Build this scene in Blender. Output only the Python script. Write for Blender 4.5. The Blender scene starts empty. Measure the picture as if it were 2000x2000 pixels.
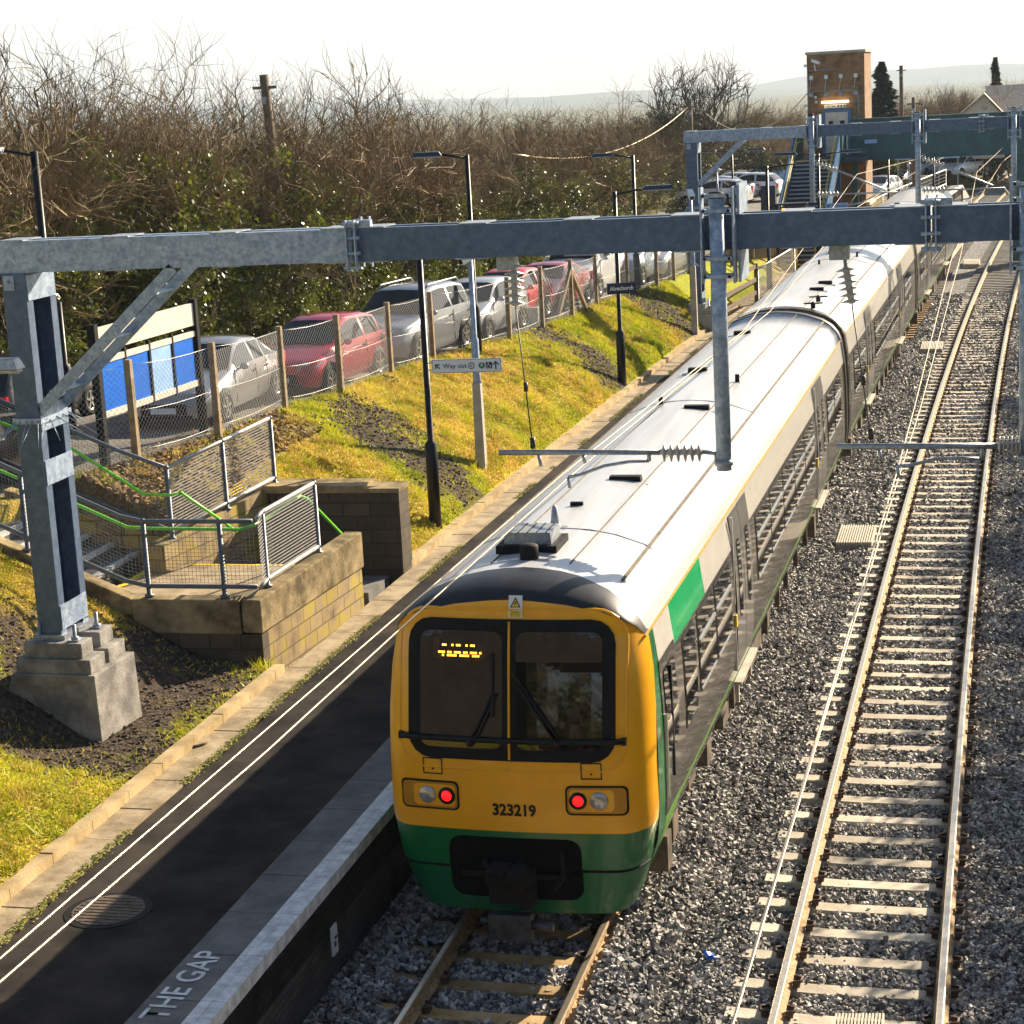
import bpy, bmesh, math, random
import numpy as np
from mathutils import Vector, Matrix
random.seed(7); RNG=np.random.default_rng(11)
S=bpy.context.scene; COL=S.collection
# ---------------------------------------------------------------- camera solve (a pixel of the 2000 px photo -> a world point)
FOC,PITCH,ROLL,YAW,CH=3786.79,0.210471,-0.053161,0.246571,8.4517
def cam_axes():
    cy,sy=math.cos(YAW),math.sin(YAW); cp,sp=math.cos(PITCH),math.sin(PITCH)
    F=Vector((-sy*cp,cy*cp,-sp)); r=Vector((cy,sy,0)); u=r.cross(F)
    c,s=math.cos(ROLL),math.sin(ROLL)
    return c*r+s*u,-s*r+c*u,F
AX=cam_axes(); CO=Vector((0,0,CH))
def P(px,py,z=None,Y=None,X=None):
    d=AX[2]+AX[0]*((px-1000)/FOC)+AX[1]*((1000-py)/FOC)
    t=(z-CH)/d.z if z is not None else (Y/d.y if Y is not None else X/d.x)
    return CO+d*t
KC=0.000492515
def sh(y):
    return .5*KC*y*y if y<190 else .5*KC*190*190+KC*190*(y-190)
def sl(y): return KC*min(y,190)
def lerp(x,xs,ys): return float(np.interp(x,xs,ys))
def zcp(y): return lerp(y,(31,41,50,62,90,130),(2.72,2.42,2.22,2.1,1.95,1.7))
def onto(px,py,f=None,n=12):
    f=f or zcp; z=2.4
    for _ in range(n):
        v=P(px,py,z=z); z=f(v.y)
    return v
# ---------------------------------------------------------------- geometry collector
class G:
    def __init__(s,tf=None): s.v=[];s.f=[];s.m=[];s.sm=[];s.tf=tf
    def add(s,vs,fs,m=0,sm=False):
        o=len(s.v); s.v+=[tuple(v) for v in vs]
        for f in fs: s.f.append(tuple(i+o for i in f)); s.m.append(m); s.sm.append(sm)
        return s
    def box(s,c,d,rot=None,m=0,taper=1.0):
        vs=[]
        for z in (-.5,.5):
            k=taper if z>0 else 1
            for x,y in ((-.5,-.5),(.5,-.5),(.5,.5),(-.5,.5)):
                p=Vector((x*d[0]*k,y*d[1]*k,z*d[2]))
                if rot is not None: p=rot@p
                vs.append(p+Vector(c))
        return s.add(vs,[(3,2,1,0),(4,5,6,7),(0,1,5,4),(1,2,6,5),(2,3,7,6),(3,0,4,7)],m)
    def box2(s,a,b,m=0):
        a=Vector(a);b=Vector(b); return s.box((a+b)/2,[abs(b[i]-a[i]) for i in range(3)],m=m)
    def bar(s,a,b,w,h,m=0,up=(0,0,1)):
        a=Vector(a);b=Vector(b);y=(b-a); L=y.length
        if L<1e-6: return s
        y/=L; up=Vector(up)
        if abs(y.dot(up))>.98: up=Vector((0,1,0)) if abs(y.y)<.9 else Vector((1,0,0))
        x=y.cross(up).normalized(); z=x.cross(y)
        return s.box((a+b)/2,(w,L,h),Matrix((x,y,z)).transposed(),m)
    def tube(s,pts,r,n=8,m=0,sm=True,cap=True,closed=False):
        pts=[Vector(p) for p in pts]; N=len(pts); vs=[];fs=[]
        rr=r if isinstance(r,(list,tuple)) else [r]*N
        t0=(pts[1]-pts[0]).normalized(); a=Vector((0,0,1)) if abs(t0.z)<.9 else Vector((1,0,0))
        x=t0.cross(a).normalized()
        for i,p in enumerate(pts):
            t=(pts[min(i+1,N-1)]-pts[max(i-1,0)]).normalized()
            x=(x-t*x.dot(t))
            if x.length<1e-6: x=t.orthogonal()
            x.normalize(); y=t.cross(x)
            for k in range(n):
                q=2*math.pi*(k+.5)/n; vs.append(p+(x*math.cos(q)+y*math.sin(q))*rr[i])
        for i in range(N-1):
            for k in range(n):
                k2=(k+1)%n; fs.append((i*n+k,i*n+k2,(i+1)*n+k2,(i+1)*n+k))
        if cap: fs.append(tuple(range(n-1,-1,-1))); fs.append(tuple((N-1)*n+k for k in range(n)))
        return s.add(vs,fs,m,sm)
    def lathe(s,prof,base,axis=(0,0,1),n=12,m=0,sm=True):
        ax=Vector(axis).normalized(); x=ax.orthogonal().normalized(); y=ax.cross(x); b=Vector(base); vs=[];fs=[]
        for r,h in prof:
            for k in range(n):
                q=2*math.pi*k/n; vs.append(b+ax*h+(x*math.cos(q)+y*math.sin(q))*max(r,1e-4))
        for i in range(len(prof)-1):
            for k in range(n):
                k2=(k+1)%n; fs.append((i*n+k,i*n+k2,(i+1)*n+k2,(i+1)*n+k))
        fs.append(tuple(range(n-1,-1,-1))); fs.append(tuple((len(prof)-1)*n+k for k in range(n)))
        return s.add(vs,fs,m,sm)
    def prism(s,poly,a,b,m=0):
        """extrude a closed 3D polygon given as offsets from a to b"""
        n=len(poly); vs=[Vector(a)+Vector(p) for p in poly]+[Vector(b)+Vector(p) for p in poly]
        fs=[tuple(range(n-1,-1,-1)),tuple(range(n,2*n))]+[(i,(i+1)%n,n+(i+1)%n,n+i) for i in range(n)]
        return s.add(vs,fs,m)
    def grid(s,rows,m=0,sm=False):
        R=len(rows);C=len(rows[0]); vs=[p for r in rows for p in r]
        return s.add(vs,[(i*C+j,i*C+j+1,(i+1)*C+j+1,(i+1)*C+j) for i in range(R-1) for j in range(C-1)],m,sm)
    def ball(s,c,r,m=0,n=10,k=6,sq=(1,1,1)):
        vs=[];fs=[]
        for i in range(k+1):
            a=math.pi*i/k
            for j in range(n):
                b=2*math.pi*j/n; vs.append((c[0]+r*sq[0]*math.sin(a)*math.cos(b),c[1]+r*sq[1]*math.sin(a)*math.sin(b),c[2]+r*sq[2]*math.cos(a)))
        for i in range(k):
            for j in range(n): fs.append((i*n+j,(i+1)*n+j,(i+1)*n+(j+1)%n,i*n+(j+1)%n))
        return s.add(vs,fs,m,True)
INV={}
def link(o,parent=None):
    COL.objects.link(o)
    if parent is not None:
        o.parent=parent; INV[o.name]=INV.get(parent.name,Matrix())
    return o
def build(name,g,mats,parent=None,world=True,bevel=0,weld=False):
    me=bpy.data.meshes.new(name); vs=g.v
    if g.tf: vs=[tuple(g.tf(v)) for v in vs]
    if parent is not None and world:
        M=INV.get(parent.name)
        if M is not None: vs=[tuple(M@Vector(v)) for v in vs]
    me.from_pydata(vs,[],g.f); mats=mats if isinstance(mats,(list,tuple)) else [mats]
    for m in mats: me.materials.append(m)
    me.polygons.foreach_set('material_index',g.m); me.polygons.foreach_set('use_smooth',g.sm); me.update()
    if weld:
        bm=bmesh.new(); bm.from_mesh(me); bmesh.ops.remove_doubles(bm,verts=bm.verts,dist=.0005); bm.to_mesh(me); bm.free()
    o=bpy.data.objects.new(name,me); link(o,parent)
    if bevel:
        b=o.modifiers.new('bevel','BEVEL'); b.width=bevel; b.segments=2; b.limit_method='ANGLE'
    return o
def np_mesh(name,V,F,mats,parent=None,attr=None,mi=None,smooth=False):
    """V (n,3) floats, F (m,k) ints"""
    me=bpy.data.meshes.new(name); n,m,k=len(V),len(F),F.shape[1]
    me.vertices.add(n); me.vertices.foreach_set('co',np.ascontiguousarray(V,dtype=np.float32).ravel())
    me.loops.add(m*k); me.loops.foreach_set('vertex_index',np.ascontiguousarray(F,dtype=np.int32).ravel())
    me.polygons.add(m); me.polygons.foreach_set('loop_start',np.arange(0,m*k,k,dtype=np.int32))
    if mi is not None: me.polygons.foreach_set('material_index',mi.astype(np.int32))
    me.polygons.foreach_set('use_smooth',np.full(m,smooth,dtype=bool))
    for mt in (mats if isinstance(mats,(list,tuple)) else [mats]): me.materials.append(mt)
    if attr:
        for an,av in attr.items():
            a=me.attributes.new(an,'FLOAT','POINT'); a.data.foreach_set('value',av.astype(np.float32))
    me.update(calc_edges=True); me.validate()
    o=bpy.data.objects.new(name,me); link(o,parent); return o
def tag(o,label,cat,group=None):
    o['label']=label; o['category']=cat
    if group: o['group']=group
    return o
def thing(name,label,cat,loc=(0,0,0),rotz=0,group=None):
    o=bpy.data.objects.new(name,None); COL.objects.link(o); o.location=loc; o.rotation_euler=(0,0,rotz); o.empty_display_size=.2
    INV[o.name]=(Matrix.Translation(loc)@Matrix.Rotation(rotz,4,'Z')).inverted()
    return tag(o,label,cat,group)
def struct(o,kind='structure'): o['kind']=kind; return o
def dup(root,loc,rotz=0,label=None,group=None,scale=None):
    def cp(o,par):
        c=o.copy(); COL.objects.link(c)
        if par is not None: c.parent=par
        for ch in list(o.children): cp(ch,c)
        return c
    r=cp(root,None); r.location=loc; r.rotation_euler=(0,0,rotz)
    if scale: r.scale=scale if isinstance(scale,(tuple,list)) else (scale,)*3
    if label: r['label']=label
    if group: r['group']=group
    return r
def text_mesh(name,txt,size,mat,xf,parent=None,align='CENTER',offset=0):
    cu=bpy.data.curves.new(name,'FONT'); cu.body=txt; cu.size=size; cu.align_x=align; cu.align_y='CENTER'; cu.resolution_u=3; cu.offset=offset
    t=bpy.data.objects.new(name,cu); COL.objects.link(t); bpy.context.view_layer.update()
    me=bpy.data.meshes.new_from_object(t.evaluated_get(bpy.context.evaluated_depsgraph_get()))
    COL.objects.unlink(t); bpy.data.objects.remove(t)
    M=INV.get(parent.name,Matrix()) if parent is not None else Matrix()
    for v in me.vertices: v.co=M@Vector(xf(v.co.x,v.co.y))
    me.materials.clear(); me.materials.append(mat); me.name=name
    o=bpy.data.objects.new(name,me); link(o,parent); return o
# ---------------------------------------------------------------- materials
def mat(name,col,rough=.6,metal=0,var=.12,scale=6.,bump=0,bscale=30.,spec=.5,coat=0,col2=None,attr=None,emit=None,es=0,trans=0,detail=6.):
    m=bpy.data.materials.new(name); m.use_nodes=True; nt=m.node_tree; N=nt.nodes; L=nt.links; b=N['Principled BSDF']
    b.inputs['Base Color'].default_value=(*col,1); b.inputs['Roughness'].default_value=rough; b.inputs['Metallic'].default_value=metal
    b.inputs['Specular IOR Level'].default_value=spec; b.inputs['Coat Weight'].default_value=coat
    if coat: b.inputs['Coat Roughness'].default_value=.06
    if emit: b.inputs['Emission Color'].default_value=(*emit,1); b.inputs['Emission Strength'].default_value=es
    tc=N.new('ShaderNodeTexCoord')
    if var>0 or col2 is not None:
        nz=N.new('ShaderNodeTexNoise'); nz.inputs['Scale'].default_value=scale; nz.inputs['Detail'].default_value=detail; nz.inputs['Roughness'].default_value=.65
        L.new(tc.outputs['Object'],nz.inputs['Vector'])
        rp=N.new('ShaderNodeValToRGB'); e=rp.color_ramp.elements
        c2=col2 if col2 is not None else tuple(min(1,c*(1+var*1.6)) for c in col); c1=col if col2 is not None else tuple(c*(1-var*1.6) for c in col)
        e[0].position=.38; e[1].position=.62; e[0].color=(*c1,1); e[1].color=(*c2,1)
        L.new(nz.outputs['Fac'],rp.inputs['Fac']); out=rp.outputs['Color']
        if attr:
            at=N.new('ShaderNodeAttribute'); at.attribute_name=attr; mx=N.new('ShaderNodeMix'); mx.data_type='RGBA'; mx.blend_type='MULTIPLY'; mx.inputs['Factor'].default_value=1
            cb=N.new('ShaderNodeCombineColor')
            for k in range(3): L.new(at.outputs['Fac'],cb.inputs[k])
            L.new(out,mx.inputs[6]); L.new(cb.outputs[0],mx.inputs[7]); out=mx.outputs[2]
        L.new(out,b.inputs['Base Color'])
    if bump:
        n2=N.new('ShaderNodeTexNoise'); n2.inputs['Scale'].default_value=bscale; n2.inputs['Detail'].default_value=8; L.new(tc.outputs['Object'],n2.inputs['Vector'])
        bp=N.new('ShaderNodeBump'); bp.inputs['Strength'].default_value=bump; bp.inputs['Distance'].default_value=.03; L.new(n2.outputs['Fac'],bp.inputs['Height']); L.new(bp.outputs['Normal'],b.inputs['Normal'])
    if trans:
        tr=N.new('ShaderNodeBsdfTranslucent'); ms=N.new('ShaderNodeMixShader'); ms.inputs[0].default_value=trans
        if b.inputs['Base Color'].links: L.new(b.inputs['Base Color'].links[0].from_socket,tr.inputs['Color'])
        else: tr.inputs['Color'].default_value=(*col,1)
        L.new(b.outputs[0],ms.inputs[1]); L.new(tr.outputs[0],ms.inputs[2]); L.new(ms.outputs[0],N['Material Output'].inputs['Surface'])
    return m
def galv(name,c1,c2,rough=.45,fac=.35):
    m=mat(name,c1,rough,.2,col2=c2,scale=9,bump=.05,bscale=60)
    nt=m.node_tree; N=nt.nodes; L=nt.links
    v=N.new('ShaderNodeTexVoronoi'); v.inputs['Scale'].default_value=26; tc=[n for n in N if n.type=='TEX_COORD'][0]; L.new(tc.outputs['Object'],v.inputs['Vector'])
    b=N['Principled BSDF']; src=b.inputs['Base Color'].links[0].from_socket
    mx=N.new('ShaderNodeMix'); mx.data_type='RGBA'; mx.blend_type='SOFT_LIGHT'; mx.inputs['Factor'].default_value=fac
    L.new(src,mx.inputs[6]); bw=N.new('ShaderNodeRGBToBW'); L.new(v.outputs['Color'],bw.inputs[0]); L.new(bw.outputs[0],mx.inputs[7])
    hs=N.new('ShaderNodeHueSaturation'); hs.inputs['Saturation'].default_value=.95; L.new(mx.outputs[2],hs.inputs['Color']); L.new(hs.outputs[0],b.inputs['Base Color']); return m
def brick(name,c1,c2,mortar,w,h,ms=.012,rough=.85,ax='XZ',bump=.4,moss=False):
    m=bpy.data.materials.new(name); m.use_nodes=True; nt=m.node_tree; N=nt.nodes; L=nt.links; b=N['Principled BSDF']; b.inputs['Roughness'].default_value=rough
    tc=N.new('ShaderNodeTexCoord'); sp=N.new('ShaderNodeSeparateXYZ'); L.new(tc.outputs['Object'],sp.inputs[0]); cb=N.new('ShaderNodeCombineXYZ')
    ad=N.new('ShaderNodeMath'); ad.operation='ADD'; L.new(sp.outputs[0],ad.inputs[0]); L.new(sp.outputs[1],ad.inputs[1]); L.new(ad.outputs[0],cb.inputs[0]); L.new(sp.outputs[2],cb.inputs[1])
    t=N.new('ShaderNodeTexBrick'); t.inputs['Color1'].default_value=(*c1,1); t.inputs['Color2'].default_value=(*c2,1); t.inputs['Mortar'].default_value=(*mortar,1)
    t.inputs['Scale'].default_value=1; t.inputs['Brick Width'].default_value=w; t.inputs['Row Height'].default_value=h; t.inputs['Mortar Size'].default_value=ms
    L.new(cb.outputs[0],t.inputs['Vector'])
    nz=N.new('ShaderNodeTexNoise'); nz.inputs['Scale'].default_value=2.5; nz.inputs['Detail'].default_value=8; L.new(tc.outputs['Object'],nz.inputs['Vector'])
    mx=N.new('ShaderNodeMix'); mx.data_type='RGBA'; mx.blend_type='MULTIPLY'; mx.inputs['Factor'].default_value=.75
    rp=N.new('ShaderNodeValToRGB'); rp.color_ramp.elements[0].position=.3; rp.color_ramp.elements[0].color=(.35,.32,.25,1); rp.color_ramp.elements[1].position=.5; L.new(nz.outputs['Fac'],rp.inputs[0])
    if moss: me_=rp.color_ramp.elements.new(.57); me_.color=(1,1,1,1); rp.color_ramp.elements[-1].position=.63; rp.color_ramp.elements[-1].color=(1.2,1.25,.12,1)
    L.new(t.outputs['Color'],mx.inputs[6]); L.new(rp.outputs[0],mx.inputs[7]); L.new(mx.outputs[2],b.inputs['Base Color'])
    bp=N.new('ShaderNodeBump'); bp.inputs['Strength'].default_value=bump; bp.inputs['Distance'].default_value=.02; iv=N.new('ShaderNodeMath'); iv.operation='SUBTRACT'; iv.inputs[0].default_value=1; L.new(t.outputs['Fac'],iv.inputs[1]); L.new(iv.outputs[0],bp.inputs['Height']); L.new(bp.outputs[0],b.inputs['Normal'])
    return m
def glass(name,col=(.006,.007,.008),rough=.03,spec=.5): return mat(name,col,rough,0,var=0,spec=spec)
M=dict(
 galv=galv('galvanised_steel',(.2,.28,.4),(.36,.44,.56)), galvd=galv('sky_tinted_galvanised_steel',(.055,.095,.17),(.085,.135,.225),.5,.12), galvp=mat('grey_steel',(.3,.33,.37),.4,.5,var=.15,scale=20),  # bluish steel base colours carry the reflection of the sky
 steel=mat('polished_rail_steel',(.62,.53,.41),.28,.8,var=.06,scale=12), rust=mat('rusty_rail_side',(.26,.16,.07),.8,0,col2=(.48,.33,.17),scale=14,bump=.2),
 concp=mat('grey_foundation_concrete',(.17,.16,.15),.9,0,spec=.2,col2=(.36,.34,.31),scale=2.6,bump=.3),
 conc=mat('concrete',(.36,.33,.28),.85,0,col2=(.5,.46,.39),scale=3,bump=.25), concl=mat('pale_concrete',(.5,.46,.38),.85,0,col2=(.62,.56,.46),scale=5,bump=.15), concd=mat('stained_concrete',(.11,.085,.045),.92,0,spec=.15,col2=(.4,.31,.17),scale=1.7,bump=.35),
 sleep=mat('concrete_sleeper',(.46,.4,.31),.85,0,col2=(.64,.57,.46),scale=4,bump=.15), sleepr=mat('rust_stained_sleeper',(.34,.2,.07),.85,0,col2=(.5,.35,.17),scale=4,bump=.15),
 clip=mat('rail_clip_iron',(.07,.045,.03),.7,.2,var=.3),
 asph=mat('asphalt',(.018,.017,.017),.95,0,spec=.1,col2=(.056,.047,.039),scale=1.2,bump=.35,bscale=260,detail=12), cpark=mat('car_park_asphalt',(.1,.095,.09),.9,0,col2=(.2,.18,.15),scale=1.1,bump=.2,bscale=200),
 slab=mat('paving_slab',(.11,.108,.105),.88,0,col2=(.2,.19,.175),scale=2.2,bump=.15,bscale=120), white=mat('worn_white_paint',(.5,.5,.48),.7,0,col2=(.82,.82,.8),scale=7), whitep=mat('white_paint',(.8,.8,.78),.5,0,var=.04),
 yline=mat('yellow_paint',(.75,.5,.02),.6,0,col2=(.85,.62,.06),scale=8), kerb=mat('kerb_stone',(.3,.21,.09),.85,0,col2=(.5,.38,.2),scale=2,bump=.2), drain=mat('drain_slab',(.2,.15,.085),.88,0,col2=(.4,.32,.2),scale=2.6,bump=.2), dark=mat('joint_and_shade_black',(.004,.004,.004),.95,0,var=0,spec=.05), wall=brick('grey_block',(.27,.19,.09),(.36,.27,.14),(.13,.1,.05),.46,.225,moss=True), wall_shade=brick('shaded_block',(.06,.045,.028),(.1,.075,.048),(.04,.032,.02),.46,.225), platw=brick('platform_brick',(.06,.05,.045),(.1,.08,.07),(.05,.045,.04),.23,.075),  # darker block copy paints the shade of walls facing the camera
 black=mat('black_paint',(.006,.006,.007),.4,0,spec=.3,var=.1), blackm=mat('matt_black',(.008,.008,.009),.7,0,spec=.2,var=.2,scale=10), rubber=mat('rubber',(.012,.012,.013),.8,0,spec=.2,var=.1),
 green=mat('lime_handrail',(.16,.62,.03),.4,0,var=.05), raild=mat('grey_painted_rail',(.12,.135,.16),.45,.3,var=.1), raill=mat('galvanised_tube',(.42,.4,.37),.45,.5,var=.1,scale=15),
 wood=mat('weathered_wood',(.1,.07,.045),.85,0,col2=(.2,.145,.095),scale=5,bump=.3), postc=mat('concrete_post',(.2,.14,.08),.9,0,col2=(.34,.26,.16),scale=6,bump=.3),
 porc=mat('grey_porcelain',(.5,.47,.43),.25,0,var=.08), wire=mat('copper_wire',(.55,.43,.28),.3,.6,var=.05), wired=mat('dark_wire',(.04,.04,.04),.5,.3,var=0), mesh=mat('chain_link_wire',(.36,.36,.35),.45,.4,var=0),
 bark=mat('bark',(.055,.04,.026),.9,0,col2=(.13,.097,.066),scale=6), twig=mat('twig',(.08,.05,.021),.8,0,col2=(.32,.225,.105),scale=1.2), ivy=mat('ivy_leaf',(.022,.032,.005),.38,0,col2=(.18,.21,.018),scale=.8,trans=.32,spec=.6), conif=mat('conifer_needles',(.02,.035,.018),.7,0,col2=(.045,.07,.03),scale=1.5),
 yel=mat('train_yellow',(.95,.44,.002),.36,0,col2=(.86,.385,.004),scale=3.5,detail=12.,coat=.25), tgreen=mat('train_green',(.0,.13,.035),.3,0,var=.05,coat=.5), lime=mat('train_lime',(.14,.38,.015),.3,0,var=.05,coat=.5), tgreen2=mat('train_bright_green',(.0,.4,.13),.25,0,var=.05,coat=.5), troof=mat('train_roof',(.42,.43,.44),.3,.0,col2=(.56,.57,.58),scale=1.6,spec=.6), tgrey=mat('train_pale_grey',(.58,.55,.5),.3,0,var=.04,coat=.4), tdark=mat('train_dark_side',(.06,.055,.05),.22,0,var=.15,scale=9,coat=.55,spec=.6), tdoor=mat('train_door_grey',(.15,.145,.14),.3,0,var=.05,coat=.6), tblack=mat('train_black_dome',(.012,.014,.018),.42,0,var=.2,scale=5), under=mat('underframe',(.055,.042,.03),.8,0,col2=(.16,.12,.075),scale=5), glass=glass('dark_glass'), chrome=mat('bright_metal',(.7,.68,.62),.25,.8,var=0), lampred=mat('red_tail_light',(.8,.02,.02),.3,0,var=0,emit=(1,.008,.012),es=.55), lampw=mat('headlight_glass',(.45,.45,.46),.12,.5,var=.1,scale=30), amber=mat('amber_led',(.9,.4,.02),.5,0,var=0,emit=(1,.42,.03),es=1.6),
 soilc=mat('soil',(.05,.036,.025),.95,0,col2=(.13,.1,.07),scale=3,bump=.8,bscale=25), bblue=mat('blue_board',(.0,.13,.62),.4,0,var=.05), bpale=mat('pale_blue_board',(.3,.5,.85),.4,0,var=.05), bcream=mat('cream_board',(.66,.6,.5),.5,0,var=.05), navy=mat('navy_sign',(.01,.02,.05),.4,0,var=0), signw=mat('sign_white',(.75,.78,.8),.4,0,var=.02), signg=mat('sign_green',(.0,.16,.05),.4,0,var=0),
 brickt=brick('tower_brick',(.24,.12,.055),(.33,.18,.085),(.3,.22,.14),.225,.075,ms=.008), door=mat('lift_door',(.5,.48,.45),.35,.3,var=.06), bridge=mat('bridge_green_paint',(.012,.085,.105),.4,0,var=.15,scale=2), bblu=mat('stair_blue_grey',(.05,.15,.3),.4,.2,var=.1), stepd=mat('dark_step',(.03,.04,.055),.7,0,var=.1), lit=mat('tube_light',(1,.9,.7),.5,0,var=0,emit=(1,.75,.4),es=1.2), roofc=mat('pale_roof_tile',(.5,.42,.33),.8,0,var=.15,scale=6), render=mat('cream_render',(.6,.52,.4),.8,0,var=.05), leafl=mat('dead_leaves',(.2,.12,.05),.9,0,col2=(.4,.27,.12),scale=9,bump=.3))

def streak(m,sc):
    nt=m.node_tree; tc=[n for n in nt.nodes if n.type=='TEX_COORD'][0]; nz=[n for n in nt.nodes if n.type=='TEX_NOISE'][0]; mp=nt.nodes.new('ShaderNodeMapping'); mp.inputs['Scale'].default_value=sc; nt.links.new(tc.outputs['Object'],mp.inputs[0]); nt.links.new(mp.outputs[0],nz.inputs['Vector'])
streak(M['troof'],(2.2,.12,2.2))

for k in ('sleep','sleepr'):
    nt=M[k].node_tree; b_=nt.nodes['Principled BSDF']; src=b_.inputs['Base Color'].links[0].from_socket; oi=nt.nodes.new('ShaderNodeObjectInfo'); mr=nt.nodes.new('ShaderNodeMapRange'); mr.inputs[3].default_value=.68; mr.inputs[4].default_value=1.08; nt.links.new(oi.outputs['Random'],mr.inputs[0]); vm=nt.nodes.new('ShaderNodeVectorMath'); vm.operation='SCALE'; nt.links.new(src,vm.inputs[0]); nt.links.new(mr.outputs[0],vm.inputs['Scale']); nt.links.new(vm.outputs[0],b_.inputs['Base Color'])
EXPO=1.5
M['cline']=mat('cantrail_paint',(.45,.28,.03),.6,0,var=.1)
M['sleepo']=mat('old_sleeper',(.2,.185,.165),.9,0,col2=(.32,.3,.27),scale=3)
M['wood2']=mat('grey_board',(.2,.16,.11),.85,0,col2=(.34,.28,.2),scale=6)
M['bpale2']=mat('pale_step_edge',(.4,.45,.5),.6,0,var=.1)
# ---------------------------------------------------------------- ground
POSTPX=[(268,903.6,702),(427.5,853,668),(556,797,637),(666.5,766,614),(763.6,727,590),(846,700,570),(995.5,661,541),(1059.6,638,520),(1117.6,617,506),(1165,594.6,497),(1226,574,478),(1283,557,470),(1316,545,462),(1345,533,455)]
zfe=lambda y: zcp(y)+.3
FP=[onto(a,b,zfe) for a,b,c in POSTPX]
_fy=[12.,24.]+[p.y for p in FP]+[95.,140.]; _fu=[-14.9,-14.6]+[p.x-sh(p.y) for p in FP]+[-12.4,-12.2]
def ufence(y): return float(np.interp(y,_fy,_fu))
def hedge_x(y): return lerp(y,(0,44,49,67,82,98,115,150),(-24.5,-20.2,-19.2,-17.2,-15.6,-17.6,-18.2,-15))
_rng=np.random.RandomState(3); _NT=_rng.rand(64,64)
def vnoise(x,y,f):
    x=np.asarray(x)*f;y=np.asarray(y)*f; i=np.floor(x).astype(int);j=np.floor(y).astype(int);a=x-i;b=y-j;a=a*a*(3-2*a);b=b*b*(3-2*b)
    g=lambda p,q:_NT[p%64,q%64]
    return (g(i,j)*(1-a)+g(i+1,j)*a)*(1-b)+(g(i,j+1)*(1-a)+g(i+1,j+1)*a)*b
def fbm(x,y,f): return .5*vnoise(x,y,f)+.3*vnoise(x+9.1,y+3.7,f*2.1)+.2*vnoise(x+1.7,y+8.3,f*4.3)
def bank(u,y):
    uf=ufence(y); zc=zfe(y); t=min(1,max(0,(-9.62-u)/(-9.62-uf)))
    base=.99+(zc-.99)*(t**.8 if y>32 else t)
    return base+(float(fbm(u,y,.55))-.5)*.32*math.sin(math.pi*min(1,t*1.05))*min(1,max(0,(y-28)/6)) if t<1 else max(zcp(y),zc-max(0,uf-.15-u)*1.0)
def hgt(x,y):
    u=x-sh(y)
    if u>2.4: return min(2.8,-.32+(u-2.4)*.62)
    if u>-6.93: return -.45
    if u>-9.6:
        k=min(1,max(0,(y-139)/6)); return .55*(1-k)+k*(-.35+(-6.32-u)*.3)
    hx=hedge_x(y)
    z=bank(u,y)
    if 24.05<y<29.75 and -12.15<u<-9.55: return .6
    if 24.05<y<27.1 and -14.75<u<=-12.1: return .9
    if y<24.2 and u>-14 and y>18:
        t=-9.62-u; z2=.99+.12*min(t,1.1)+.55*max(0,t-1.1); k=min(1,(y-18)/1.5); z=z*(1-k)+k*min(z,z2)
    if x<hx-7: z-=min(9,(hx-7-x)*.35)
    if y>150: z=z-min(6,(y-150)*.02)
    return z
def onto2(px,py,n=25):
    z=1.8
    for _ in range(n):
        v=P(px,py,z=z); z=.5*z+.5*hgt(v.x,v.y)
    return v
SOIL=[(300,1330,1.6,1.3),(390,1235,1.5,1.2),(190,1470,1.5,.9),(430,1320,1.1,.8),(60,1290,1.3,1.3),(10,1400,1.4,1.0),(735,820,1.3,1.1),(800,880,1.6,1.0),(700,760,1.2,.7),(860,930,1.2,.9),(1075,655,1.7,1.2),(1150,690,1.6,1.0),(1180,730,1.0,1.2),(1250,585,2.6,1.1),(1310,610,2.2,1.2),(1100,480,1.,1.),(330,1270,1.2,1.5),(250,1390,1.1,1.2),(420,1290,1.2,1.0),(120,1340,1.1,1.3),(60,1390,1.2,1.3),(20,1230,.9,1.0),(330,1180,.8,1.2)]
SW=[(onto2(a,b),rx,ry) for a,b,rx,ry in SOIL]
def soil_mask(x,y):
    s=np.zeros(np.shape(x))
    for v,rx,ry in SW: s=np.maximum(s,np.exp(-(((x-v.x)/rx)**2+((y-v.y)/(ry*1.3))**2)))
    return np.clip((s-.38-(fbm(x,y,1.6)-.5)*.8-(fbm(x,y,6.5)-.5)*.7)*2.6,0,1)
US=sorted(set([-3000,-1200,-500,-300,-180,-110,-75,-55,-42,-34,-29,-26,-24,-22,-20,-19,-18,-17,-16,-15.4]+[round(-15-.0+.14*i,3) for i in range(0,40)]+[-9.6,-9.3,-6.95,-6.91,-6.3,-5,-3,-1,0,1,2,2.4,2.8,3.5,4.2,5,6,7.5,10,15,25,45,90,200,500,1200,3000]))
YS=[-30,-15,0,8]+[round(11+.16*i,3) for i in range(0,320)]+[63,64.5,66,68,70,73,76,80,85,90,95,100,106,112,118,124,130,136,139,142,146,152,160,175,190,220,260,320,400,520,700,1000,1500,2500,4000,9000]
V=[];F=[];nU=len(US)
for y in YS:
    for u in US:
        x=u+sh(y); z=hgt(x,y)
        if y>300: z=z*max(0,1-(y-300)/300)-min(20,(y-300)*.03)
        V.append((x,y,z))
V=np.array(V); nY=len(YS)
ii,jj=np.meshgrid(np.arange(nY-1),np.arange(nU-1),indexing='ij'); a=(ii*nU+jj).ravel(); F=np.stack([a,a+1,a+nU+1,a+nU],1)
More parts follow.
